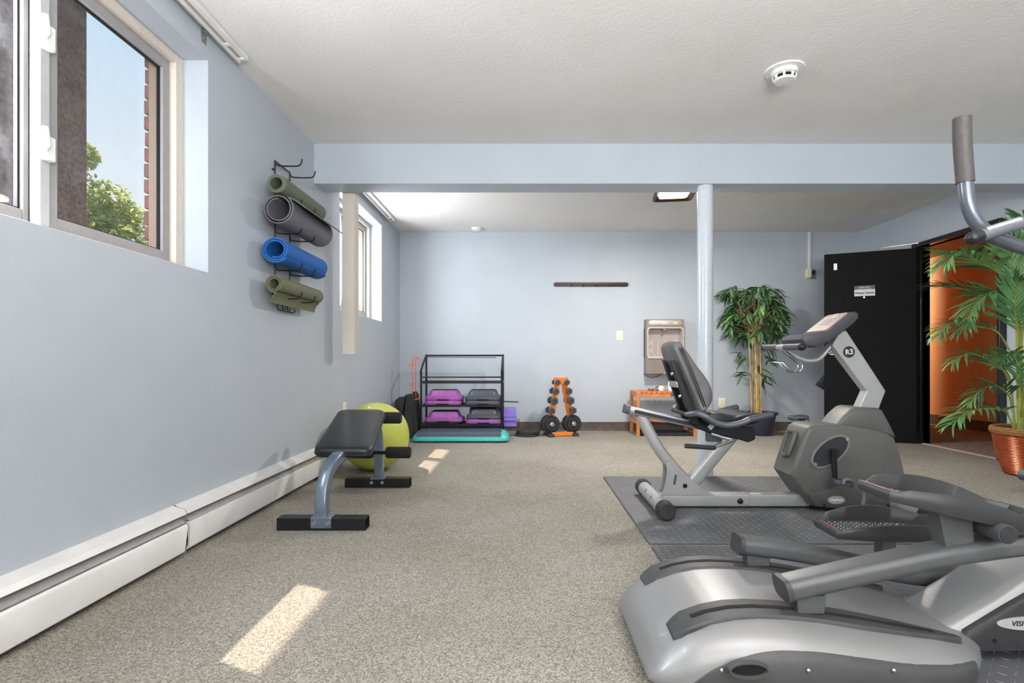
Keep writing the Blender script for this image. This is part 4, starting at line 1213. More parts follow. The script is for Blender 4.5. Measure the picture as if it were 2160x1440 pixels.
# struts
obj('rear_strut', G().sweep(crom([(0.665, bc, 0.545), (0.70, bc, 0.475), (0.768, bc, 0.352), (0.868, bc, 0.225), (0.96, bc, 0.135), (1.03, bc, 0.085)], 5), rrect(0.075, 0.062, 0.022, 4)), m_silver, bike)
gus = crom([(0.808, 0.262), (0.806, 0.20), (0.797, 0.14), (0.775, 0.090)], 4) if False else None
gp_ = [(0.806, 0.266), (0.808, 0.225), (0.802, 0.175), (0.790, 0.125), (0.772, 0.088), (1.085, 0.088), (1.02, 0.118), (0.95, 0.175), (0.89, 0.235), (0.845, 0.29)]
for y in (bc - 0.048, bc + 0.043):
    obj('gusset_plate', G().prism(gp_, y, y + 0.005), m_silver, bike, bevel=0.0015)
yg = bc - 0.0495
obj('gusset_slot', G().sweep([(0.848, yg, 0.150), (0.858, yg, 0.205)], rrect(0.0016, 0.012, 0.0005, 1)), m_slot, bike)
obj('gusset_hole', G().cyl((0.91, yg, 0.142), (0.91, yg + 0.002, 0.142), 0.013, 18), m_hole, bike)
obj('front_strut', G().sweep([(0.915, bc, 0.10), (0.985, bc, 0.182), (1.195, bc, 0.435)], rrect(0.075, 0.078, 0.02, 4)), m_silver, bike)
# seat track
trk = [Vector((0.595, bc, 0.572)), Vector((1.29, bc, 0.415))]
obj('seat_track', G().sweep(trk, rrect(0.085, 0.042, 0.006, 2)), mat('track_grey', rgb(150, 154, 160), 0.35, 0.6), bike)
obj('track_groove', G().sweep([trk[0] + Vector((0.03, -0.0435, -0.007)), trk[1] + Vector((-0.25, -0.0435, 0.056))], rrect(0.002, 0.020, 0.001, 1)), m_rubber, bike)
obj('track_end', G().sweep([trk[0] + Vector((-0.022, 0, 0.005)), trk[0] + Vector((0.004, 0, -0.001))], rrect(0.09, 0.05, 0.006, 2)), m_charcoal, bike)
sp_ = []
for k in range(150):
    f = k / 149
    p = Vector((0.72, bc - 0.02, 0.50)).lerp(Vector((0.93, bc - 0.02, 0.475)), f)
    sp_.append(p + Vector((0, 0.007 * cos(k * 0.9), 0.007 * sin(k * 0.9))))
obj('return_spring', G().tube(sp_, 0.002, 5), m_black, bike)
# carriage
cr_ = [(0.955, 0.535), (0.99, 0.52), (1.29, 0.475), (1.30, 0.41), (1.262, 0.392), (1.17, 0.42), (1.05, 0.44), (0.96, 0.475)]
obj('seat_carriage', G().prism(cr_, bc - 0.075, bc + 0.075), m_black, bike, bevel=0.006)
obj('carriage_block', G().box(1.03, 1.11, bc - 0.068, bc - 0.03, 0.395, 0.45), m_charcoal, bike, bevel=0.004)
obj('caution_sticker', G().sweep([(1.037, bc - 0.0765, 0.472), (1.058, bc - 0.0765, 0.493)], rrect(0.0012, 0.028, 0.0004, 1)), m_white, bike)
# seat rails (uprights behind backrest)
for y in (3.015, 3.175):
    obj('back_upright', G().prism([(0.842, 0.852), (0.815, 0.858), (0.935, 0.50), (0.985, 0.49)], y - 0.018, y + 0.018), m_black, bike, bevel=0.002)
obj('back_bracket', G().box(0.855, 0.885, 3.015, 3.175, 0.700, 0.735), m_steel, bike, bevel=0.004)
for z, x in ((0.78, 0.838), (0.655, 0.882)):
    for y in (3.015, 3.175):
        obj('bolt', G().cyl((x - 0.004, y, z), (x - 0.016, y, z - 0.004), 0.010, 8), m_steel, bike)
# backrest
prof = crom([(0.846, 0.968), (0.870, 0.958), (0.918, 0.884), (0.955, 0.823), (1.0, 0.766), (1.03, 0.715), (1.041, 0.668), (1.034, 0.62), (1.01, 0.586), (0.985, 0.563), (0.965, 0.566), (0.945, 0.62), (0.895, 0.745), (0.845, 0.88), (0.826, 0.945)], 3, True)
prof = [(p[0], p[1]) for p in [Vector((q.x, q.y)) for q in [Vector((a.x, a.y, 0)) for a in [Vector((p.x, p.y, 0)) for p in [Vector((b[0], b[1], 0)) for b in prof]]]]]
g = G()
secs = []
zmid = 0.78
for f in (-1.0, -0.96, -0.88, -0.7, -0.4, 0, 0.4, 0.7, 0.88, 0.96, 1.0):
    sec = []
    e_ = sqrt(max(0.0, 1 - abs(f) ** 5))
    for a, b in prof:
        hw = 0.178 - 0.05 * max(0, (b - 0.78) / 0.19) ** 2
        ins = (1 - e_) * 0.35
        # rear line at the same height, so the pad thins towards its sides
        xr = 0.826 + (0.945 - b) * 0.385 if b < 0.945 else 0.826
        xr = min(xr, a)
        a2 = a + (xr + 0.018 - a) * ins if a > xr + 0.018 else a
        b2 = b + (zmid - b) * (1 - e_) * 0.10
        sec.append((a2, bc + 0.015 + f * hw, b2))
    secs.append(sec)
obj('backrest', G().loft(secs), mat('backrest_vinyl', rgb(112, 112, 112), 0.6, col2=rgb(92, 92, 93), nscale=10, detail=8, bump=0.2, bscale=300), bike)
for off in (0.020, 0.032):
    pts = [(0.826 + off + (0.945 - z) * 0.385 if z < 0.945 else 0.826 + off, bc + 0.015 - (0.1785 - 0.05 * max(0, (z - 0.78) / 0.19) ** 2) , z) for z in [0.60 + k * 0.0232 for k in range(15)]]
    obj('piping', G().tube(pts, 0.0028, 6), m_black, bike)
# seat cushion
seat = [(0.985, 0.555), (1.02, 0.568), (1.07, 0.566), (1.14, 0.553), (1.22, 0.560), (1.275, 0.562), (1.298, 0.548), (1.295, 0.525), (1.24, 0.50), (1.08, 0.492), (0.99, 0.515)]
seat = [(p.x, p.y) for p in crom([(a, b, 0) for a, b in seat], 3, True)]
obj('seat', G().pillow(seat, bc - 0.17, bc + 0.205, 0.03), m_blackmat, bike)
# side handles
m_handle = mat('handle_grey', rgb(98, 100, 108), 0.35, 0.3)
for y, sd in ((2.865, 1), (3.335, -1)):
    pts = crom([(0.90, y + sd * 0.10, 0.555), (0.93, y + sd * 0.03, 0.568), (0.965, y, 0.556), (1.025, y, 0.520), (1.09, y, 0.507), (1.16, y, 0.520), (1.21, y, 0.540), (1.31, y, 0.562)], 5)
    obj('seat_handle', G().tube(pts, 0.0165, 14), m_handle, bike)
    obj('hand_grip', G().tube([(1.20, y, 0.5375), (1.312, y, 0.5625)], 0.0185, 16).ball((1.315, y, 0.563), 0.0185, 8), m_charcoal, bike)
obj('cross_tube', G().cyl((0.90, 2.96, 0.555), (0.90, 3.24, 0.555), 0.014, 10), m_black, bike)
# adjustment lever
obj('adjust_lever', G().tube([(1.055, bc - 0.07, 0.440), P(1545, 929, 2.93), P(1504, 944, 2.88)], 0.009, 10), m_steel, bike)
obj('lever_grip', G().tube([P(1508, 943.5, 2.885), P(1503, 944, 2.88), P(1445, 940, 2.88)], 0.0125, 12), m_rubber, bike)
# shroud
sh = [(1.568, 0.474), (1.533, 0.385), (1.498, 0.282), (1.479, 0.216), (1.512, 0.168), (1.545, 0.121), (1.603, 0.043), (1.70, 0.030), (2.09, 0.030), (2.112, 0.06), (2.123, 0.195), (2.110, 0.265), (2.090, 0.339), (2.060, 0.425), (2.003, 0.456), (1.94, 0.474), (1.88, 0.487), (1.80, 0.496), (1.730, 0.498), (1.66, 0.497), (1.60, 0.492)]
obj('shroud', G().pillow(sh, 2.975, 3.205, 0.026, n=5), m_dark, bike)
lowp = [(1.57, 0.110), (1.65, 0.135), (1.78, 0.175), (1.86, 0.185), (1.98, 0.165), (2.10, 0.11), (2.095, 0.036), (1.70, 0.036), (1.61, 0.046)]
obj('lower_panel', G().pillow(lowp, 2.966, 2.99, 0.008, n=2), mat('shroud_lower', rgb(76, 75, 72), 0.55), bike)
cow = [(1.745, 0.492), (1.79, 0.545), (1.835, 0.585), (1.86, 0.594), (1.99, 0.586), (2.01, 0.575), (2.05, 0.50), (2.085, 0.42), (2.0, 0.44), (1.9, 0.46)]
obj('mast_cowl', G().pillow(cow, 2.995, 3.185, 0.03, n=4), m_dark, bike)
vent = [(1.535, 0.452), (1.557, 0.46), (1.506, 0.305), (1.488, 0.285), (1.482, 0.30)]
ve0, ve1 = Vector((1.546, 3.09, 0.455)), Vector((1.492, 3.09, 0.30))
vax = (ve1 - ve0).normalized()
Mv = Matrix((Vector((0, 1, 0)), vax, Vector((0, 1, 0)).cross(vax))).transposed().to_4x4()
Mv.translation = (ve0 + ve1) / 2
obj('rear_vent', G().loft([[Mv @ Vector((a, b, -0.006)) for a, b in rrect(0.10, 0.165, 0.03, 4)], [Mv @ Vector((a, b, 0.010)) for a, b in rrect(0.09, 0.155, 0.028, 4)], [Mv @ Vector((a, b, 0.010)) for a, b in rrect(0.07, 0.135, 0.022, 4)], [Mv @ Vector((a, b, 0.002)) for a, b in rrect(0.06, 0.125, 0.02, 4)]]), m_dark, bike)
# mast
mp = [(1.888, 0.56), (1.898, 0.594), (1.938, 0.682), (1.742, 0.94), (1.785, 1.02), (1.822, 1.024), (2.046, 0.682), (2.006, 0.578), (2.0, 0.56)]
obj('mast', G().prism(mp, 3.035, 3.098), m_silver, bike, bevel=0.005)
bp_ = P(1791.5, 742, 3.03)
obj('badge', G().cyl((bp_.x, 3.035, bp_.z), (bp_.x, 3.031, bp_.z), 0.032, 28), m_inkdark, bike, label='round black badge')
text('badge_text', 'R3', 0.042, m_signwhite, bike, facing((bp_.x, 3.0305, bp_.z - 0.001), (1, 0, 0.12), (-0.12, 0, 1)), 0.0006, offset=0.0010)
# console
con = [(1.532, 0.972), (1.542, 0.992), (1.58, 1.004), (1.655, 1.010), (1.668, 1.014), (1.805, 1.122), (1.828, 1.125), (1.845, 1.112), (1.845, 1.09), (1.82, 1.06), (1.70, 0.965), (1.66, 0.945), (1.60, 0.925), (1.548, 0.935)]
obj('console', G().pillow(con, 2.955, 3.215, 0.016, n=3), mat('console_shell', rgb(66, 66, 72), 0.4), bike)
a0, a1 = Vector((1.675, 0, 1.0195)), Vector((1.803, 0, 1.1205))
cax = (a1 - a0).normalized(); cn = Vector((-cax.z, 0, cax.x))
cyy = 3.085
Mc = Matrix((Vector((0, -1, 0)), cax, Vector((0, -1, 0)).cross(cax))).transposed().to_4x4()
Mc.translation = Vector(((a0 + a1).x / 2, cyy, (a0 + a1).z / 2))
LC = (a1 - a0).length
obj('face_panel', G().prism(rrect(0.215, LC, 0.02, 4), 0.0, 0.0035, 'xy', M=Mc), m_console, bike)
obj('screen', G().prism(rrect(0.095, 0.060, 0.003, 2), 0.0035, 0.0045, 'xy', M=Mc @ Matrix.Translation((0, 0.006, 0))), m_screen, bike, label='beige display screen')
fr = [Mc @ Vector((a, b, 0.0045)) for a, b in ((-0.062, 0.044), (-0.062, -0.028), (-0.045, -0.04), (0.062, -0.04))]
obj('screen_border', G().tube(fr, 0.0022, 5).tube([Mc @ Vector(p) for p in ((-0.062, 0.044, .0045), (0.05, 0.044, .0045))], 0.0012, 5), m_ink, bike)
ring = [Mc @ Vector((0.016 * cos(q) * 1.3, 0.068 + 0.011 * sin(q), 0.0042)) for q in [2 * pi * k / 20 for k in range(20)]]
obj('console_mark', G().tube(ring, 0.0016, 5, closed=True), m_ink, bike)
obj('accent_line', G().box(-0.095, 0.095, -0.076, -0.073, 0.0035, 0.0042, Mc), mat('copper_line', rgb(196, 128, 100), 0.4), bike)
# console handlebar
hb0, hb1 = Vector((1.492, 2.885, 0.927)), Vector((1.492, 3.335, 0.934))
obj('handlebar', G().tube([hb0, hb1], 0.0165, 16), m_silver, bike)
for f0, f1 in ((0.03, 0.40), (0.60, 0.97)):
    obj('hand_grip', G().tube([hb0.lerp(hb1, f0), hb0.lerp(hb1, f1)], 0.0185, 16), m_charcoal, bike)
obj('grip_end', G().ball(hb0, 0.022, 10).ball(hb1, 0.022, 10), m_black, bike)
obj('handlebar_arm', G().sweep(crom([(1.495, 3.08, 0.918), (1.53, 3.08, 0.888), (1.594, 3.08, 0.858), (1.64, 3.08, 0.852), (1.69, 3.08, 0.868), (1.755, 3.08, 0.942)], 6), rrect(0.055, 0.022, 0.01, 3)), m_silver, bike)
# bottle cage
g = G()
for y in (3.05, 3.10):
    q = [(1.49, y, 0.905), (1.580, y, 0.830), (1.548, y - 0.01, 0.783), (1.505, y - 0.01, 0.80), (1.470, y, 0.84)]
    g.tube(crom(q, 3), 0.0032, 7)
g.tube([(1.470, 3.05, 0.84), (1.42, 3.06, 0.845), (1.42, 3.09, 0.845), (1.470, 3.10, 0.84)], 0.0032, 7)
obj('bottle_cage', g, m_chrome, bike)
# crank set
m_strap = mat('strap_grey', rgb(128, 128, 126), 0.45)
ck = Vector((1.692, 2.975, 0.350))
Mk = Matrix.Translation((ck.x, 0, ck.z)) @ Matrix.Rotation(radians(-38), 4, 'Y')
obj('crank_rim', G().prism(circ(0.126, 36, 0.068), 2.966, 2.974, M=Mk), mat('crank_rim_grey', rgb(122, 121, 117), 0.4), bike)
obj('crank_disc', G().prism(circ(0.112, 36, 0.056), 2.963, 2.9655, M=Mk), m_rubber, bike)
for s in (-1, 1):
    q = Mk @ Vector((s * 0.112, 0, 0))
    obj('bolt', G().cyl((q.x, 2.967, q.z), (q.x, 2.955, q.z), 0.0095, 10), m_steel, bike)
for y, s in ((2.935, -1), (3.245, 1)):
    e_ = ck + Vector((s * -0.012 * -1 if s < 0 else 0.0, 0, s * 0.150))
    e_ = Vector((ck.x + (0.008 if s < 0 else -0.008), y, ck.z + s * 0.152))
    obj('crank_arm', G().sweep([(ck.x, y, ck.z + s * -0.022), (ck.x, y, ck.z), (e_.x, y, e_.z)], rrect(0.016, 0.034, 0.006, 3), scales=[0.8, 1.0, 0.75]), m_black, bike)
    obj('crank_hub', G().cyl((ck.x, min(y, 2.95) if s < 0 else 3.205, ck.z), (ck.x, y - 0.014 if s < 0 else y + 0.014, ck.z), 0.020, 16), m_black, bike)
    yp = y + s * 0.055
    pd = Matrix.Translation((e_.x, yp, e_.z)) @ Matrix.Rotation(radians(12 if s < 0 else -6), 4, 'Y')
    ped = obj('pedal', G().pillow(rrect(0.105, 0.088, 0.022, 4), -0.012, 0.012, 0.004, 'xy', 2, M=pd), m_charcoal, bike, label='ribbed pedal')
    g = G()
    for k in range(6):
        g.box(-0.04 + k * 0.015, -0.034 + k * 0.015, -0.036, 0.036, 0.0118, 0.015, pd)
    obj('tread', g, m_slot, ped)
    pts = crom([pd @ Vector(p) for p in ((-0.02, -0.046, 0.0), (-0.012, -0.05, 0.025), (0.02, -0.05, 0.03), (0.075, -0.048, 0.005), (0.105, -0.046, -0.04), (0.108, -0.045, -0.085))] , 5)
    if s < 0:
        obj('strap', G().sweep(pts, rrect(0.026, 0.003, 0.001, 1)), m_strap, ped, label='grey pedal strap')
        tp = crom([pts[-1], pts[-1] + Vector((-0.012, 0, -0.02)), pts[-1] + Vector((-0.045, 0, -0.038)), pts[-1] + Vector((-0.058, -0.004, -0.058))], 4)
        obj('strap_tail', G().sweep(tp, rrect(0.012, 0.0025, 0.001, 1)), m_strap, ped)
    else:
        obj('strap', G().sweep(crom([pd @ Vector(p) for p in ((-0.02, -0.046, 0.0), (0.03, -0.05, -0.01), (0.05, -0.03, -0.03), (0.04, 0.0, -0.034), (0.02, 0.03, -0.02))], 5), rrect(0.024, 0.003, 0.001, 1)), m_black, ped)
# logo oval and screws
lo_ = P(1764, 1054, 2.965)
obj('logo_oval', G().prism(circ(0.048, 28, 0.0225), 2.9625, 2.9655, M=Matrix.Translation((lo_.x, 0, lo_.z))), mat('logo_grey', rgb(150, 150, 147), 0.4), bike)
g = G()
sc_ = [Vector((lo_.x - 0.034 + 0.068 * k / 40, 2.962, lo_.z + 0.006 * sin(k * 1.25) * (1 if k % 7 else 1.7))) for k in range(41)]
g.tube(sc_, 0.0014, 5)
obj('logo_script', g, m_ink, bike)
for u, v in ((1738, 1066), (1873, 1066)):
    q = P(u, v, 2.965)
    obj('screw_hole', G().cyl((q.x, 2.9645, q.z), (q.x, 2.967, q.z), 0.008, 12), m_hole, bike)
# front stabiliser
obj('front_stabiliser', G().cyl((2.06, 2.74, MZ + 0.0482), (2.06, 3.40, MZ + 0.0482), 0.040, 24), m_silver, bike)
for y0, y1 in ((2.68, 2.755), (3.385, 3.46)):
    obj('end_cap', G().cyl((2.06, y0, MZ + 0.0482), (2.06, y1, MZ + 0.0482), 0.0455, 24), m_rubber, bike)
obj('front_base', G().box(1.62, 2.10, 3.03, 3.15, MZ, 0.05), m_black, bike)

# ------------------------------------------------------------------ elliptical trainer
t = ell = thing('elliptical_trainer', 'large grey elliptical trainer in the near right corner', 'elliptical trainer', (1.1, 1.585, 0))
YC = 1.585
tx = [(0.315, .052), (0.335, .085), (0.37, .120), (0.42, .156), (0.48, .177), (0.54, .188), (0.60, .191), (0.67, .188), (0.76, .179), (0.88, .160), (1.0, .139), (1.10, .121), (1.18, .106), (1.235, .095), (1.262, .085)]
def ztop(x):
    for (x0, z0), (x1, z1) in zip(tx, tx[1:]):
        if x <= x1:
            f = (x - x0) / (x1 - x0)
            return z0 + (z1 - z0) * f
    return tx[-1][1]
hwx = [(0.315, .222), (0.345, .25), (0.42, .270), (0.54, .292), (0.67, .303), (0.80, .300), (0.95, .285), (1.08, .255), (1.16, .215), (1.22, .155), (1.262, .10)]
def hw(x):
    for (x0, z0), (x1, z1) in zip(hwx, hwx[1:]):
        if x <= x1:
            return z0 + (z1 - z0) * (x - x0) / (x1 - x0)
    return hwx[-1][1]
def csec(x, zb=0.035):
    w, zt = hw(x), ztop(x)
    pts = []
    sh_ = min(0.045, (zt - zb) * 0.45)
    half = [(w - 0.004, zb), (w, zb + (zt - zb) * .3), (w - 0.004, zb + (zt - zb) * .52), (w - 0.018, zt - sh_ * .75), (w - 0.040, zt - sh_ * .38), (w - 0.072, zt - sh_ * .13), (w - 0.115, zt - 0.002), (w * .35, zt)]
    for a, b in half:
        pts.append((x, YC - a, b))
    for a, b in half[::-1]:
        pts.append((x, YC + a, b))
    return pts
xs = []
for (a, _), (b, _) in zip(tx, tx[1:]):
    for k in range(3):
        xs.append(a + (b - a) * k / 3)
xs.append(tx[-1][0])
obj('rear_cover', G().loft([csec(x) for x in xs]), m_ell, ell, smooth=60)
# dark side panels
arch = [(0.40, .040), (0.43, .072), (0.47, .101), (0.53, .130), (0.59, .145), (0.65, .149), (0.72, .145), (0.82, .130), (0.92, .112), (1.02, .097), (1.10, .087), (1.155, .080)]
ax_s = [(p.x, p.y) for p in crom([(a, b, 0) for a, b in arch], 4)]
for s in (-1, 1):
    g = G()
    rows = []
    for x, za in ax_s:
        w = hw(x)
        def ysurf(z):
            zb, zt = 0.035, ztop(x)
            sh_ = min(0.045, (zt - zb) * 0.45)
            pr = [(w - 0.004, zb), (w, zb + (zt - zb) * .3), (w - 0.004, zb + (zt - zb) * .52), (w - 0.018, zt - sh_ * .75), (w - 0.040, zt - sh_ * .38), (w - 0.072, zt - sh_ * .13), (w - 0.115, zt)]
            if z <= zb: return pr[0][0]
            for (a0_, b0_), (a1_, b1_) in zip(pr, pr[1:]):
                if z <= b1_:
                    return a0_ + (a1_ - a0_) * (z - b0_) / max(1e-6, b1_ - b0_)
            return pr[-1][0]
        row = []
        for f in (0, .25, .5, .75, .95, 1.0):
            z = 0.030 + (za - 0.030) * f
            row.append(Vector((x, YC + s * (ysurf(z) + (0.0055 if f < 1 else -0.004)), z)))
        row.append(Vector((x, YC + s * (w - 0.05), 0.030)))
        rows.append(row)
    g.loft(rows)
    obj('side_panel', g, m_darker, ell, smooth=50, label='dark arched side panel')
yn = YC - hw(0.62) - 0.006
Ma = Matrix.Translation((px(1578, yn), 0, pz(1411, yn)))
obj('vent_oval', G().loft([[Ma @ Vector((a, yn + 0.004, b)) for a, b in circ(0.050, 28, 0.021)], [Ma @ Vector((a, yn - 0.010, b)) for a, b in circ(0.048, 28, 0.0195)], [Ma @ Vector((a, yn - 0.010, b)) for a, b in circ(0.044, 28, 0.016)], [Ma @ Vector((a, yn + 0.0, b)) for a, b in circ(0.040, 28, 0.0125)]], cap=False), m_darker, ell)
obj('vent_opening', G().prism(circ(0.0415, 28, 0.0135), yn - 0.0035, yn - 0.0015, M=Ma), m_hole, ell)
for u in (1523, 1706, 1886):
    yq = YC - hw(px(u, 1.30)) - 0.0055
    q = P(u, 1414, yq)
    obj('bolt', G().ball((q.x, yq, q.z), 0.0058, 6, (1, 0.7, 1)), m_steel, ell)
# slot plates and slots
for yc_, x0, x1, w in ((1.425, 0.385, 1.155, 0.098), (1.752, 0.385, 1.165, 0.098)):
    g = G()
    secs = []
    n = 40
    for k in range(n + 1):
        f = k / n
        x = x0 + (x1 - x0) * f
        ww = w
        if f < 0.05: ww = w * (0.72 + 0.28 * sqrt(f / 0.05))
        if f > 0.6: ww = w * (1 - 0.80 * ((f - 0.6) / 0.4) ** 1.6)
        zt = ztop(x)
        dz = 0.006 if yc_ < YC else 0.006
        secs.append([(x, yc_ - ww / 2, zt - 0.016), (x, yc_ - ww / 2, zt + 0.001), (x, yc_ - ww / 2 + 0.004, zt + dz), (x, yc_ + ww / 2 - 0.004, zt + dz), (x, yc_ + ww / 2, zt + 0.001), (x, yc_ + ww / 2, zt - 0.016)])
    obj('slot_plate', G().loft(secs), m_slot, ell, smooth=40)
    g = G()
    secs = []
    for k in range(33):
        x = x0 + 0.055 + (x1 - x0 - 0.125) * k / 32
        zt = ztop(x) + 0.0062
        secs.append([(x, yc_ - 0.0085, zt), (x, yc_ + 0.0085, zt), (x, yc_ + 0.0085, zt + 0.001), (x, yc_ - 0.0085, zt + 0.001)])
    obj('slot', G().loft(secs), m_hole, ell)
# pedal arms
def arm(path, label):
    o_ = obj('pedal_arm', G().sweep(crom(path, 6), rrect(0.082, 0.054, 0.020, 5)), m_armgrey, ell, label=label)
    p0_, p1_ = Vector(path[0]), Vector(path[1])
    d = (p1_ - p0_).normalized()
    obj('arm_cap', G().sweep([p0_ - d * 0.010, p0_ + d * 0.004], rrect(0.088, 0.060, 0.020, 5)), m_slot, o_)
    return o_
yA, yBk = 1.425, 1.752
near_arm = arm([(0.690, yA, 0.246), (0.83, yA, 0.277), (0.97, yA, 0.308), (1.12, yA, 0.339), (1.33, yA, 0.368), (1.55, yA, 0.388)], 'long grey pedal arm nearest the camera')
far_arm = arm([(0.70, yBk, 0.252), (0.85, yBk, 0.232), (1.0, yBk, 0.205), (1.15, yBk, 0.172), (1.30, yBk, 0.148), (1.55, yBk, 0.13)], 'long grey pedal arm on the far side')
for yy_, x0, zt_ in ((yA, 0.740, 0.250), (yBk, 0.745, 0.240)):
    obj('roller_leg', G().prism([(x0 - 0.028, zt_ - 0.02), (x0 + 0.050, zt_ - 0.016), (x0 + 0.046, ztop(x0) + 0.004), (x0 - 0.024, ztop(x0) + 0.004)], yy_ - 0.022, yy_ + 0.022), m_armgrey, near_arm if yy_ == yA else far_arm, bevel=0.003)
obj('yellow_sticker', G().box(1.335, 1.366, yBk - 0.0425, yBk - 0.040, 0.128, 0.15), m_yellow, far_arm)
obj('pedestal', G().prism([(1.105, 0.345), (1.178, 0.35), (1.172, 0.450), (1.085, 0.450)], yA - 0.024, yA + 0.024), m_armgrey, near_arm, bevel=0.003)
obj('pedestal', G().box(1.155, 1.20, yBk - 0.022, yBk + 0.022, 0.16, 0.285), m_armgrey, far_arm, bevel=0.003)
# foot pedals
def pedal(c, L, tilt, wd, parent, label):
    M = Matrix.Translation(c) @ Matrix.Rotation(tilt, 4, 'Y')
    g = G()
    secs, inner = [], []
    n = 20
    def outline(sc):
        pts = []
        for k in range(n + 1):
            f = k / n
            x = -L / 2 + L * f
            w = wd / 2 * (0.78 + 0.22 * sin(pi * min(1, f * 1.25)) - 0.28 * max(0, (f - 0.75) / 0.25) ** 2)
            pts.append((x, w))
        top = [(a * sc, -b * sc) for a, b in pts]
        bot = [(a * sc, b * sc) for a, b in pts[::-1]]
        return top + bot
    def wallz(x, side):
        f = (x + L / 2) / L
        h_ = 0.008 + 0.042 * sin(pi * min(1, max(0, f))) ** 0.8 if side > 0 else 0.006 + 0.022 * sin(pi * min(1, max(0, f)))
        if f > 0.85: h_ = max(h_, 0.03)
        if f < 0.06: h_ = 0.002
        return h_
    o1 = outline(1.0); o0 = outline(0.97); oi = outline(0.90)
    g.loft([[M @ Vector((a, b, -0.026)) for a, b in o0], [M @ Vector((a, b, -0.018)) for a, b in o1], [M @ Vector((a, b, wallz(a, b) - 0.003)) for a, b in o1], [M @ Vector((a * .985, b * .97, wallz(a, b))) for a, b in o1], [M @ Vector((a * .95, b * .93, wallz(a, b) - 0.002)) for a, b in o1], [M @ Vector((a, b, -0.004)) for a, b in oi]], smooth_cap if False else True)
    o_ = obj('foot_pedal', g, mat_pedal, parent, smooth=50, label=label)
    g = G()
    for i in range(14):
        for j in range(6):
            x = -L * .40 + i * L * 0.048
            y = -wd * .26 + j * wd * 0.105
            if abs(x) > L * .40: continue
            a = radians(40 + 25 * sin(i))
            g.box(-0.007, 0.007, -0.0022, 0.0022, -0.005, -0.0015, M @ Matrix.Translation((x, y, 0)) @ Matrix.Rotation(a, 4, 'Z'))
    tr_ = obj('tread', g, m_chrometread, o_, kind='stuff')
    obj('accent', G().box(-L / 2 + 0.012, -L / 2 + 0.015, -wd * .33, wd * .33, 0.0002, 0.0022, M), m_red, o_)
    return o_
mat_pedal = mat('pedal_grey', rgb(58, 58, 59), 0.35, 0.2)
m_chrometread = mat('tread_grey', rgb(170, 170, 170), 0.25, 0.5)
pc = (P(1812, 1012, yA) + P(2150, 1103, yA)) / 2
pedal((1.128, yA, 0.472), 0.41, radians(13.0), 0.165, near_arm, 'upper foot pedal')
pedal((1.18, yBk, 0.308), 0.40, radians(1.5), 0.165, far_arm, 'lower foot pedal')
# pivot tube and link
obj('pivot_tube', G().cyl((1.205, 1.335, 0.415), (1.205, 1.54, 0.415), 0.024, 22), m_armgrey, near_arm)
obj('pivot_cap', G().cyl((1.205, 1.333, 0.415), (1.205, 1.3345, 0.415), 0.0215, 22), m_rubber, near_arm)
obj('handle_link', G().tube([(1.205, 1.39, 0.415), (1.4, 1.40, 0.415), (1.70, 1.40, 0.44)], 0.020, 14), m_armgrey, near_arm)
# flywheel housing and curved mast
hs = [(1.19, 0.045), (1.95, 0.045), (2.02, 0.10), (2.02, 0.36), (1.92, 0.52), (1.75, 0.54), (1.60, 0.38), (1.42, 0.22), (1.22, 0.10)]
obj('flywheel_housing', G().pillow(hs, 1.475, 1.695, 0.015, n=3), m_housing, ell)
YM = 1.595
mast_p = crom([(1.16, YM, 0.050), (1.26, YM, 0.104), (1.38, YM, 0.178), (1.51, YM, 0.290), (1.63, YM, 0.43), (1.73, YM, 0.62), (1.78, YM, 0.85), (1.78, YM, 1.25)], 6)
obj('mast', G().sweep(mast_p, rrect(0.205, 0.080, 0.038, 6), scales=[(1.0, 1.0)] * 20 + [(max(0.45, 1 - 0.03 * k), 1.0) for k in range(len(mast_p) - 20)]), m_ell, ell)
Ml = Matrix.Translation((1.408, 0, 0.127))
obj('logo_oval', G().prism(circ(0.110, 40, 0.0195), 1.4715, 1.4755, M=Ml), mat('logo_silver', rgb(168, 168, 168), 0.4), ell, label='silver oval with the maker name')
text('logo_text', 'VISION FITNESS', 0.0195, m_inkdark, ell, facing((1.408, 1.4712, 0.127)), 0.0004, 1.05, shear=0.15, offset=0.0003)
q = P(2098, 1351, 1.475)
obj('screw_hole', G().cyl((q.x, 1.4735, q.z), (q.x, 1.4765, q.z), 0.006, 12), m_hole, ell)
obj('front_stabiliser', G().cyl((1.95, 1.28, 0.048), (1.95, 1.89, 0.048), 0.035, 20), m_black, ell)
obj('rear_foot', G().cyl((0.40, 1.38, 0.0), (0.40, 1.38, 0.04), 0.03, 16).cyl((0.40, 1.79, 0.0), (0.40, 1.79, 0.04), 0.03, 16), m_rubber, ell)
obj('base_frame', G().box(0.42, 1.95, 1.54, 1.63, 0.014, 0.05), m_black, ell)
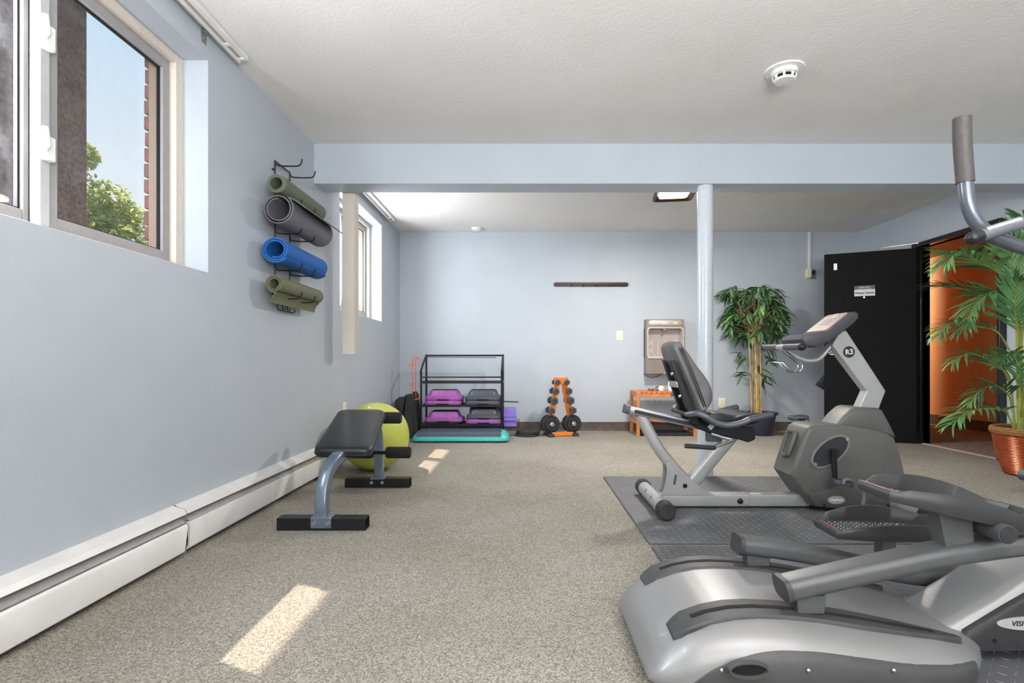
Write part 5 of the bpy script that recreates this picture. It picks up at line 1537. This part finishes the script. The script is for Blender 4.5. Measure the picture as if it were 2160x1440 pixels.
# console and handles
obj('console', G().pillow([(1.66, 1.22), (1.70, 1.28), (1.86, 1.46), (1.90, 1.44), (1.85, 1.25), (1.78, 1.18)], 1.44, 1.73, 0.015, n=3), m_charcoal, ell)
m_tube = mat('handle_tube', rgb(82, 88, 98), 0.3, 0.4, coat=0.3)
def dual(y, sgn, cap_label):
    ya = y
    top = [P(2029.5, 249, ya), P(2030, 300, ya), P(2036, 385, ya)]
    pts = crom([P(2036, 383, ya), P(2041, 425, ya), P(2055, 462, ya), P(2085, 493, ya), P(2125, 510, ya), P(2175, 525, ya), (1.50, ya, 1.08), (1.64, ya + sgn * 0.02, 0.98), (1.70, ya + sgn * 0.03, 0.75), (1.71, ya + sgn * 0.03, 0.45)], 6)
    h_ = obj('moving_handle', G().tube(pts, 0.0165, 16), m_tube, ell)
    obj('hand_grip', G().tube(crom(top, 5), 0.0195, 18), m_foamgrip, h_, label='textured dark grip')
    return h_
m_foamgrip = mat('grip_foam', rgb(64, 59, 58), 0.6, col2=rgb(54, 51, 51), nscale=120, bump=0.2, bscale=400)
dual(1.32, 1, '')
# far moving handle, mirrored about the machine's centre
pts = crom([(1.90, 1.85, 1.36), (1.91, 1.85, 1.25), (1.95, 1.85, 1.15), (2.0, 1.84, 1.04), (1.90, 1.83, 0.80), (1.73, 1.82, 0.46)], 6)
h_ = obj('moving_handle', G().tube(pts, 0.0165, 16), m_tube, ell)
obj('hand_grip', G().tube([(1.895, 1.85, 1.50), (1.90, 1.85, 1.36)], 0.0195, 18), m_foamgrip, h_)
obj('handle_axle', G().cyl((1.71, 1.33, 0.46), (1.71, 1.84, 0.46), 0.020, 16), m_armgrey, ell)
# fixed pulse handlebar
y_ = 1.24
a_, b_ = P(2052, 502, y_), P(2165, 467, y_)
fb = obj('fixed_handlebar', G().tube([a_, a_.lerp(b_, .5), b_, (1.66, 1.50, 1.285), (1.74, 1.54, 1.27)], 0.0140, 16), m_handle, ell)
obj('bar_end', G().ball(a_, 0.0158, 10).tube([a_, a_.lerp(b_, 0.14)], 0.0156, 16), m_black, fb)
d_ = (b_ - a_).normalized(); un = Vector((-d_.z, 0, d_.x))
obj('pulse_plate', G().sweep([a_.lerp(b_, .22) + un * 0.006, a_.lerp(b_, .86) + un * 0.006], rrect(0.026, 0.020, 0.009, 4)), m_chrome, fb, label='chrome pulse sensor')
obj('fixed_handlebar', G().tube([(1.64, 1.70, 1.285), (1.70, 1.67, 1.285), (1.76, 1.63, 1.27)], 0.0165, 16), m_handle, ell)

# ------------------------------------------------------------------ bamboo plant
def leaf_mesh(name, L, w, droop, n=5):
    vs, fs = [], []
    for k in range(n + 1):
        f = k / n
        ww = w * (sin(pi * min(1, 0.08 + f * 0.92)) ** 0.75) * 0.5 if k < n else 0.0005
        x = L * f * (1 - 0.12 * droop * f)
        z = -droop * L * f * f * 0.5
        vs += [(x, -ww, z + 0.12 * ww), (x, 0, z - 0.10 * ww), (x, ww, z + 0.12 * ww)]
    for k in range(n):
        a, b = k * 3, k * 3 + 3
        fs += [(a, b, b + 1, a + 1), (a + 1, b + 1, b + 2, a + 2)]
    me = bpy.data.meshes.new(name)
    me.from_pydata(vs, [], fs)
    me.shade_smooth()
    return me
def stuff_leaves(name, me_list, mats_m, m, parent):
    g = G()
    for me, M in mats_m:
        g.add([v.co for v in me.vertices], [list(p.vertices) for p in me.polygons], M)
    return obj(name, g, m, parent, kind='stuff')

pot = Vector((px(1604, 6.22), 6.20, 0))
t = bam = thing('bamboo_plant', 'tall artificial bamboo in a dark pot against the end wall', 'plant', tuple(pot))
obj('pot', G().lathe([(0.001, 0), (0.105, 0), (0.115, 0.01), (0.16, 0.235), (0.178, 0.24), (0.182, 0.262), (0.172, 0.268), (0.158, 0.262), (0.15, 0.235), (0.001, 0.232)], tuple(pot), 36), m_potblue, bam)
obj('soil', G().lathe([(0.001, 0.234), (0.149, 0.234), (0.149, 0.238), (0.001, 0.240)], tuple(pot), 28), m_soil, bam)
stems = []
for (u0, u1, v1, dy, r) in ((1586, 1580, 722, 0.02, 0.0095), (1597, 1592, 675, -0.06, 0.0115), (1591, 1587, 735, 0.07, 0.006), (1601, 1597, 700, 0.03, 0.008), (1606, 1603, 715, -0.02, 0.0085), (1593, 1590, 610, 0.05, 0.008), (1603, 1607, 640, 0.08, 0.007)):
    y = pot.y + dy
    p0_ = Vector((px(u0, y), y, 0.23)); p1_ = P(u1, v1, y)
    if p1_.z < 1.3: p1_ = p0_.lerp(p1_, 1.25)
    stems.append((p0_, p1_))
    g = G().tube([p0_, p0_.lerp(p1_, .5) + Vector((0.004, 0, 0)), p1_], [r, r * .92, r * .7], 10)
    k = 0.12
    while k < 0.98:
        c_ = p0_.lerp(p1_, k)
        rr = r * (1 - .3 * k)
        g.tube([c_ - Vector((0, 0, 0.004)), c_, c_ + Vector((0, 0, 0.004))], [rr, rr * 1.18, rr], 10)
        k += random.uniform(0.13, 0.19)
    obj('cane', g, m_bamboo, bam)
bl = [leaf_mesh('bamboo_leaf', 0.15, 0.031, d) for d in (0.5, 0.9, 1.3)]
bl += [leaf_mesh('bamboo_leaf', 0.19, 0.034, d) for d in (0.7, 1.1)]
blm = []
for mm in m_leaf:
    for me in bl:
        q = me.copy(); q.materials.append(mm); blm.append(q)
nb = len(bl)
count = 0
rest = []
twigs = G()
clusters = []
for k in range(105):
    # upper crown: outline read as half-width by height
    z = random.uniform(1.14, 1.69)
    half = 0.33 * (1 - 0.35 * abs((z - 1.45) / 0.32) ** 2)
    a = random.uniform(0, 2 * pi)
    rr = half * sqrt(random.uniform(0.08, 1))
    clusters.append((Vector((pot.x - 0.07 + rr * cos(a), pot.y + 0.02 + rr * sin(a) * 0.85, z)), a, 7))
for (u, v) in ((1540, 610), (1552, 604), (1640, 640), (1650, 690)):
    p_ = P(u, v, 6.15); clusters.append((p_, atan2(0.0, p_.x - pot.x), 7))
for (u, v) in ((1562, 745), (1575, 750), (1568, 785), (1578, 790), (1612, 750), (1625, 755), (1612, 790), (1605, 800), (1600, 775), (1618, 735)):
    p_ = P(u, v, 6.17 + random.uniform(-.08, .08)); clusters.append((p_, 0 if p_.x > pot.x - 0.06 else pi, 6))
clusters.sort(key=lambda q: q[0].y)
for c_, a, n in clusters:
    st = random.choice(stems)
    f = min(0.98, max(0.3, (c_.z - 0.12 - st[0].z) / (st[1].z - st[0].z)))
    base = st[0].lerp(st[1], f)
    twigs.tube([base, base.lerp(c_, .6) + Vector((0, 0, .02)), c_], [0.003, 0.0025, 0.002], 5)
    for k in range(n):
        yaw = a + random.uniform(-1.5, 1.5)
        pitch = random.uniform(-0.35, 0.75)
        L_s = random.uniform(0.75, 1.15)
        Mx_ = Matrix.Translation(c_ + Vector((random.uniform(-.02, .02), random.uniform(-.02, .02), random.uniform(-.03, .02)))) @ Matrix.Rotation(yaw, 4, 'Z') @ Matrix.Rotation(pitch, 4, 'Y') @ Matrix.Rotation(random.uniform(-.6, .6), 4, 'X') @ Matrix.Scale(L_s, 4)
        tip_ = Mx_ @ Vector((0.19, 0, -0.03))
        if tip_.y > YB - 0.03 or c_.y > YB - 0.04:
            yaw = -yaw
            Mx_ = Matrix.Translation(c_ - Vector((0, 0.05, 0))) @ Matrix.Rotation(yaw, 4, 'Z') @ Matrix.Rotation(pitch, 4, 'Y') @ Matrix.Scale(L_s, 4)
            if (Mx_ @ Vector((0.19, 0, -0.03))).y > YB - 0.03 or c_.y - 0.05 > YB - 0.04: continue
        mi = random.choices((0, 1, 2), (0.62, 0.3, 0.08))[0] * nb + random.randrange(nb)
        if count < 300:
            o_ = bpy.data.objects.new('leaf', blm[mi]); C.objects.link(o_); o_.parent = bam
            o_.matrix_basis = basis(bam).inverted() @ Mx_
            count += 1
        else:
            rest.append((blm[mi], Mx_))
obj('twigs', twigs, m_bamboo, bam)
if rest: stuff_leaves('leaves', None, rest, m_leaf[0], bam)

# ------------------------------------------------------------------ palm
pc_ = Vector((3.80, 4.0, 0))
t = pal = thing('potted_palm', 'areca palm in a copper coloured basket beside the doorway', 'plant', tuple(pc_))
RB = [(0.168, 0.0), (0.172, 0.012), (0.185, 0.05), (0.205, 0.13), (0.222, 0.21), (0.234, 0.29), (0.238, 0.315)]
n = 40
g = G().lathe([(0.001, 0.0)] + RB + [(0.225, 0.318), (0.215, 0.28), (0.001, 0.275)], tuple(pc_), n)
obj('basket', g, m_basketdark, pal)
g = G()
z = 0.018
while z < 0.31:
    for (r0_, z0_), (r1_, z1_) in zip(RB, RB[1:]):
        if z0_ <= z <= z1_:
            r_ = r0_ + (r1_ - r0_) * (z - z0_) / (z1_ - z0_)
    g.tube([pc_ + Vector(((r_ + 0.001) * cos(2 * pi * k / 36), (r_ + 0.001) * sin(2 * pi * k / 36), z + random.uniform(-.0008, .0008))) for k in range(36)], 0.0046, 6, closed=True)
    z += 0.0115
obj('wicker_strands', g, m_basket, pal)
g = G()
for j in range(3):
    g.tube([pc_ + Vector(((0.243 + 0.004 * (j == 1)) * cos(2 * pi * k / 40), (0.243 + 0.004 * (j == 1)) * sin(2 * pi * k / 40), 0.318 + j * 0.014)) for k in range(40)], 0.013, 8, closed=True)
obj('basket_rim', g, m_basketrim, pal)
obj('soil', G().lathe([(0.001, 0.285), (0.218, 0.285), (0.218, 0.290), (0.001, 0.294)], tuple(pc_), 28), m_soil, pal)
trunks = [((2153, 905), (2150, 735), (2147, 660), (2146, 620), 0.023, 3.98), ((2140, 905), (2136, 850), (2130, 800), (2120, 780), 0.010, 3.95), ((2165, 905), (2168, 780), (2175, 640), (2180, 600), 0.018, 4.02)]
for q in trunks:
    pts = crom([P(u, v, q[5]) for u, v in q[:4]], 5)
    pts[0].z = 0.28
    g = G().tube(pts, [q[4] * (1 - .45 * k / (len(pts) - 1)) for k in range(len(pts))], 12)
    for k in range(2, len(pts) - 2, 3):
        rr = q[4] * (1 - .45 * k / (len(pts) - 1))
        g.tube([pts[k], pts[k] + (pts[k + 1] - pts[k]) * .08, pts[k] + (pts[k + 1] - pts[k]) * .16], [rr, rr * 1.07, rr], 12)
    obj('cane', g, m_palmstem, pal)
fronds = [  # (pixel polyline, depth at base, depth at tip, leaflet length, pairs)
    ([(2150, 650), (2117, 585), (2076, 558), (2049, 543), (2016, 536), (1996, 556)], 3.97, 3.75, 0.25, 26, 1),
    ([(2148, 690), (2105, 640), (2060, 618), (2010, 605), (1965, 605)], 4.02, 4.2, 0.20, 20, 2),
    ([(2140, 760), (2106, 702), (2061, 688), (2021, 680), (1994, 690), (1981, 706)], 3.96, 3.80, 0.17, 20, 0),
    ([(2136, 830), (2118, 783), (2090, 762), (2045, 745), (2014, 762)], 3.95, 3.78, 0.19, 17, 0),
    ([(2138, 905), (2120, 868), (2075, 861), (2036, 872), (2012, 893)], 3.92, 3.72, 0.20, 15, 0),
    ([(2136, 870), (2128, 835), (2105, 815), (2070, 822), (2045, 850)], 3.96, 3.86, 0.17, 14, 2),
    ([(2150, 660), (2142, 600), (2140, 555), (2120, 520), (2095, 512)], 4.0, 3.95, 0.22, 20, 1),
    ([(2150, 690), (2128, 640), (2100, 615), (2060, 640), (2035, 690)], 3.98, 3.80, 0.22, 20, 1),
    ([(2165, 690), (2170, 610), (2180, 540), (2172, 480), (2160, 460)], 4.02, 3.90, 0.22, 20, 0),
    ([(2155, 720), (2160, 680), (2172, 640), (2190, 630), (2215, 660)], 3.96, 3.70, 0.20, 18, 1),
    ([(2150, 760), (2148, 700), (2140, 650), (2150, 600), (2170, 590)], 3.92, 3.62, 0.20, 18, 2),
    ([(2155, 880), (2165, 820), (2178, 790), (2195, 790), (2212, 830)], 3.94, 3.72, 0.18, 14, 0),
    ([(2146, 840), (2146, 790), (2140, 755), (2128, 745), (2112, 762)], 3.93, 3.70, 0.16, 14, 2),
]
pl_m = []
for mm in m_palm:
    for d in (0.3, 0.6, 1.0):
        me = leaf_mesh('palm_leaflet', 1.0, 0.080, d, 6); me.materials.append(mm); pl_m.append(me)
count = 0
rest = []
for (poly, ya_, yb_, LL, pairs, ci) in fronds:
    pairs = int(pairs * 1.4); LL *= 1.12
    m_ = len(poly) - 1
    pts = crom([P(u, v, ya_ + (yb_ - ya_) * k / m_) for k, (u, v) in enumerate(poly)], 8)
    for p_ in pts:
        p_.x = min(p_.x, XR - 0.05)
    N = len(pts)
    fr = obj('frond', G().tube(pts, [0.0065 * (1 - .75 * k / (N - 1)) for k in range(N)], 6), m_palmstem, pal)
    for k in range(pairs):
        f = 0.26 + 0.74 * k / (pairs - 1)
        x = f * (N - 1); i = min(N - 2, int(x)); p_ = pts[i].lerp(pts[i + 1], x - i)
        T = (pts[i + 1] - pts[i]).normalized()
        sd = T.cross(Vector((0, 0, 1)))
        if sd.length < 0.2: sd = T.cross(Vector((1, 0, 0)))
        sd.normalize()
        upv = sd.cross(T).normalized()
        for s in (-1, 1):
            spread = radians(58 - 38 * f + random.uniform(-6, 6))
            d = (T * cos(spread) + sd * s * sin(spread) + upv * 0.25).normalized()
            yv = (sd * s * -1).cross(d)
            zv = (upv - d * d.dot(upv)).normalized()
            yv = zv.cross(d)
            M = Matrix((d, yv, zv)).transposed().to_4x4()
            sc_l = LL * (0.55 + 0.75 * sin(pi * min(1, 0.18 + 0.78 * f))) * random.uniform(0.88, 1.1) * 0.85
            M = Matrix.Translation(p_) @ M @ Matrix.Diagonal((sc_l, sc_l * 1.0, sc_l, 1))
            tip_ = M @ Vector((0.95, 0, -0.35))
            if tip_.x > XR - 0.02: continue
            mi = (ci if random.random() < 0.75 else random.randrange(3)) * 3 + random.randrange(3)
            if count < 300:
                o_ = bpy.data.objects.new('leaflet', pl_m[mi]); C.objects.link(o_); o_.parent = fr
                o_.matrix_basis = basis(pal).inverted() @ M
                count += 1
            else:
                rest.append((pl_m[mi], M))
if rest: stuff_leaves('leaflets', None, rest, m_palm[0], pal)

# ------------------------------------------------------------------ black bag behind the door
t = thing('cloth_bag', 'black cloth bag hanging behind the open door', 'bag', (3.42, 6.2, 0.45))
bz_ = 6.10
pts_l = [P(1720, 811, 6.1), P(1730, 799, 6.1), P(1740, 788, 6.1), P(1772, 782, 6.1), P(1790, 800, 6.1), P(1785, 838, 6.1), P(1760, 836, 6.1), P(1739, 823, 6.1)]
obj('bag_body', G().pillow([(p.x, p.z) for p in pts_l], 6.04, 6.12, 0.02, n=3), m_bag, t)
obj('bag_strap', G().tube(crom([P(1745, 786, 6.08), DM @ Vector((kx + 0.02, -0.075, 0.90)), DM @ Vector((kx, -0.068, 0.972)), DM @ Vector((kx - 0.02, -0.075, 0.90)), P(1772, 784, 6.08)], 4), 0.006, 6), m_bag, t)
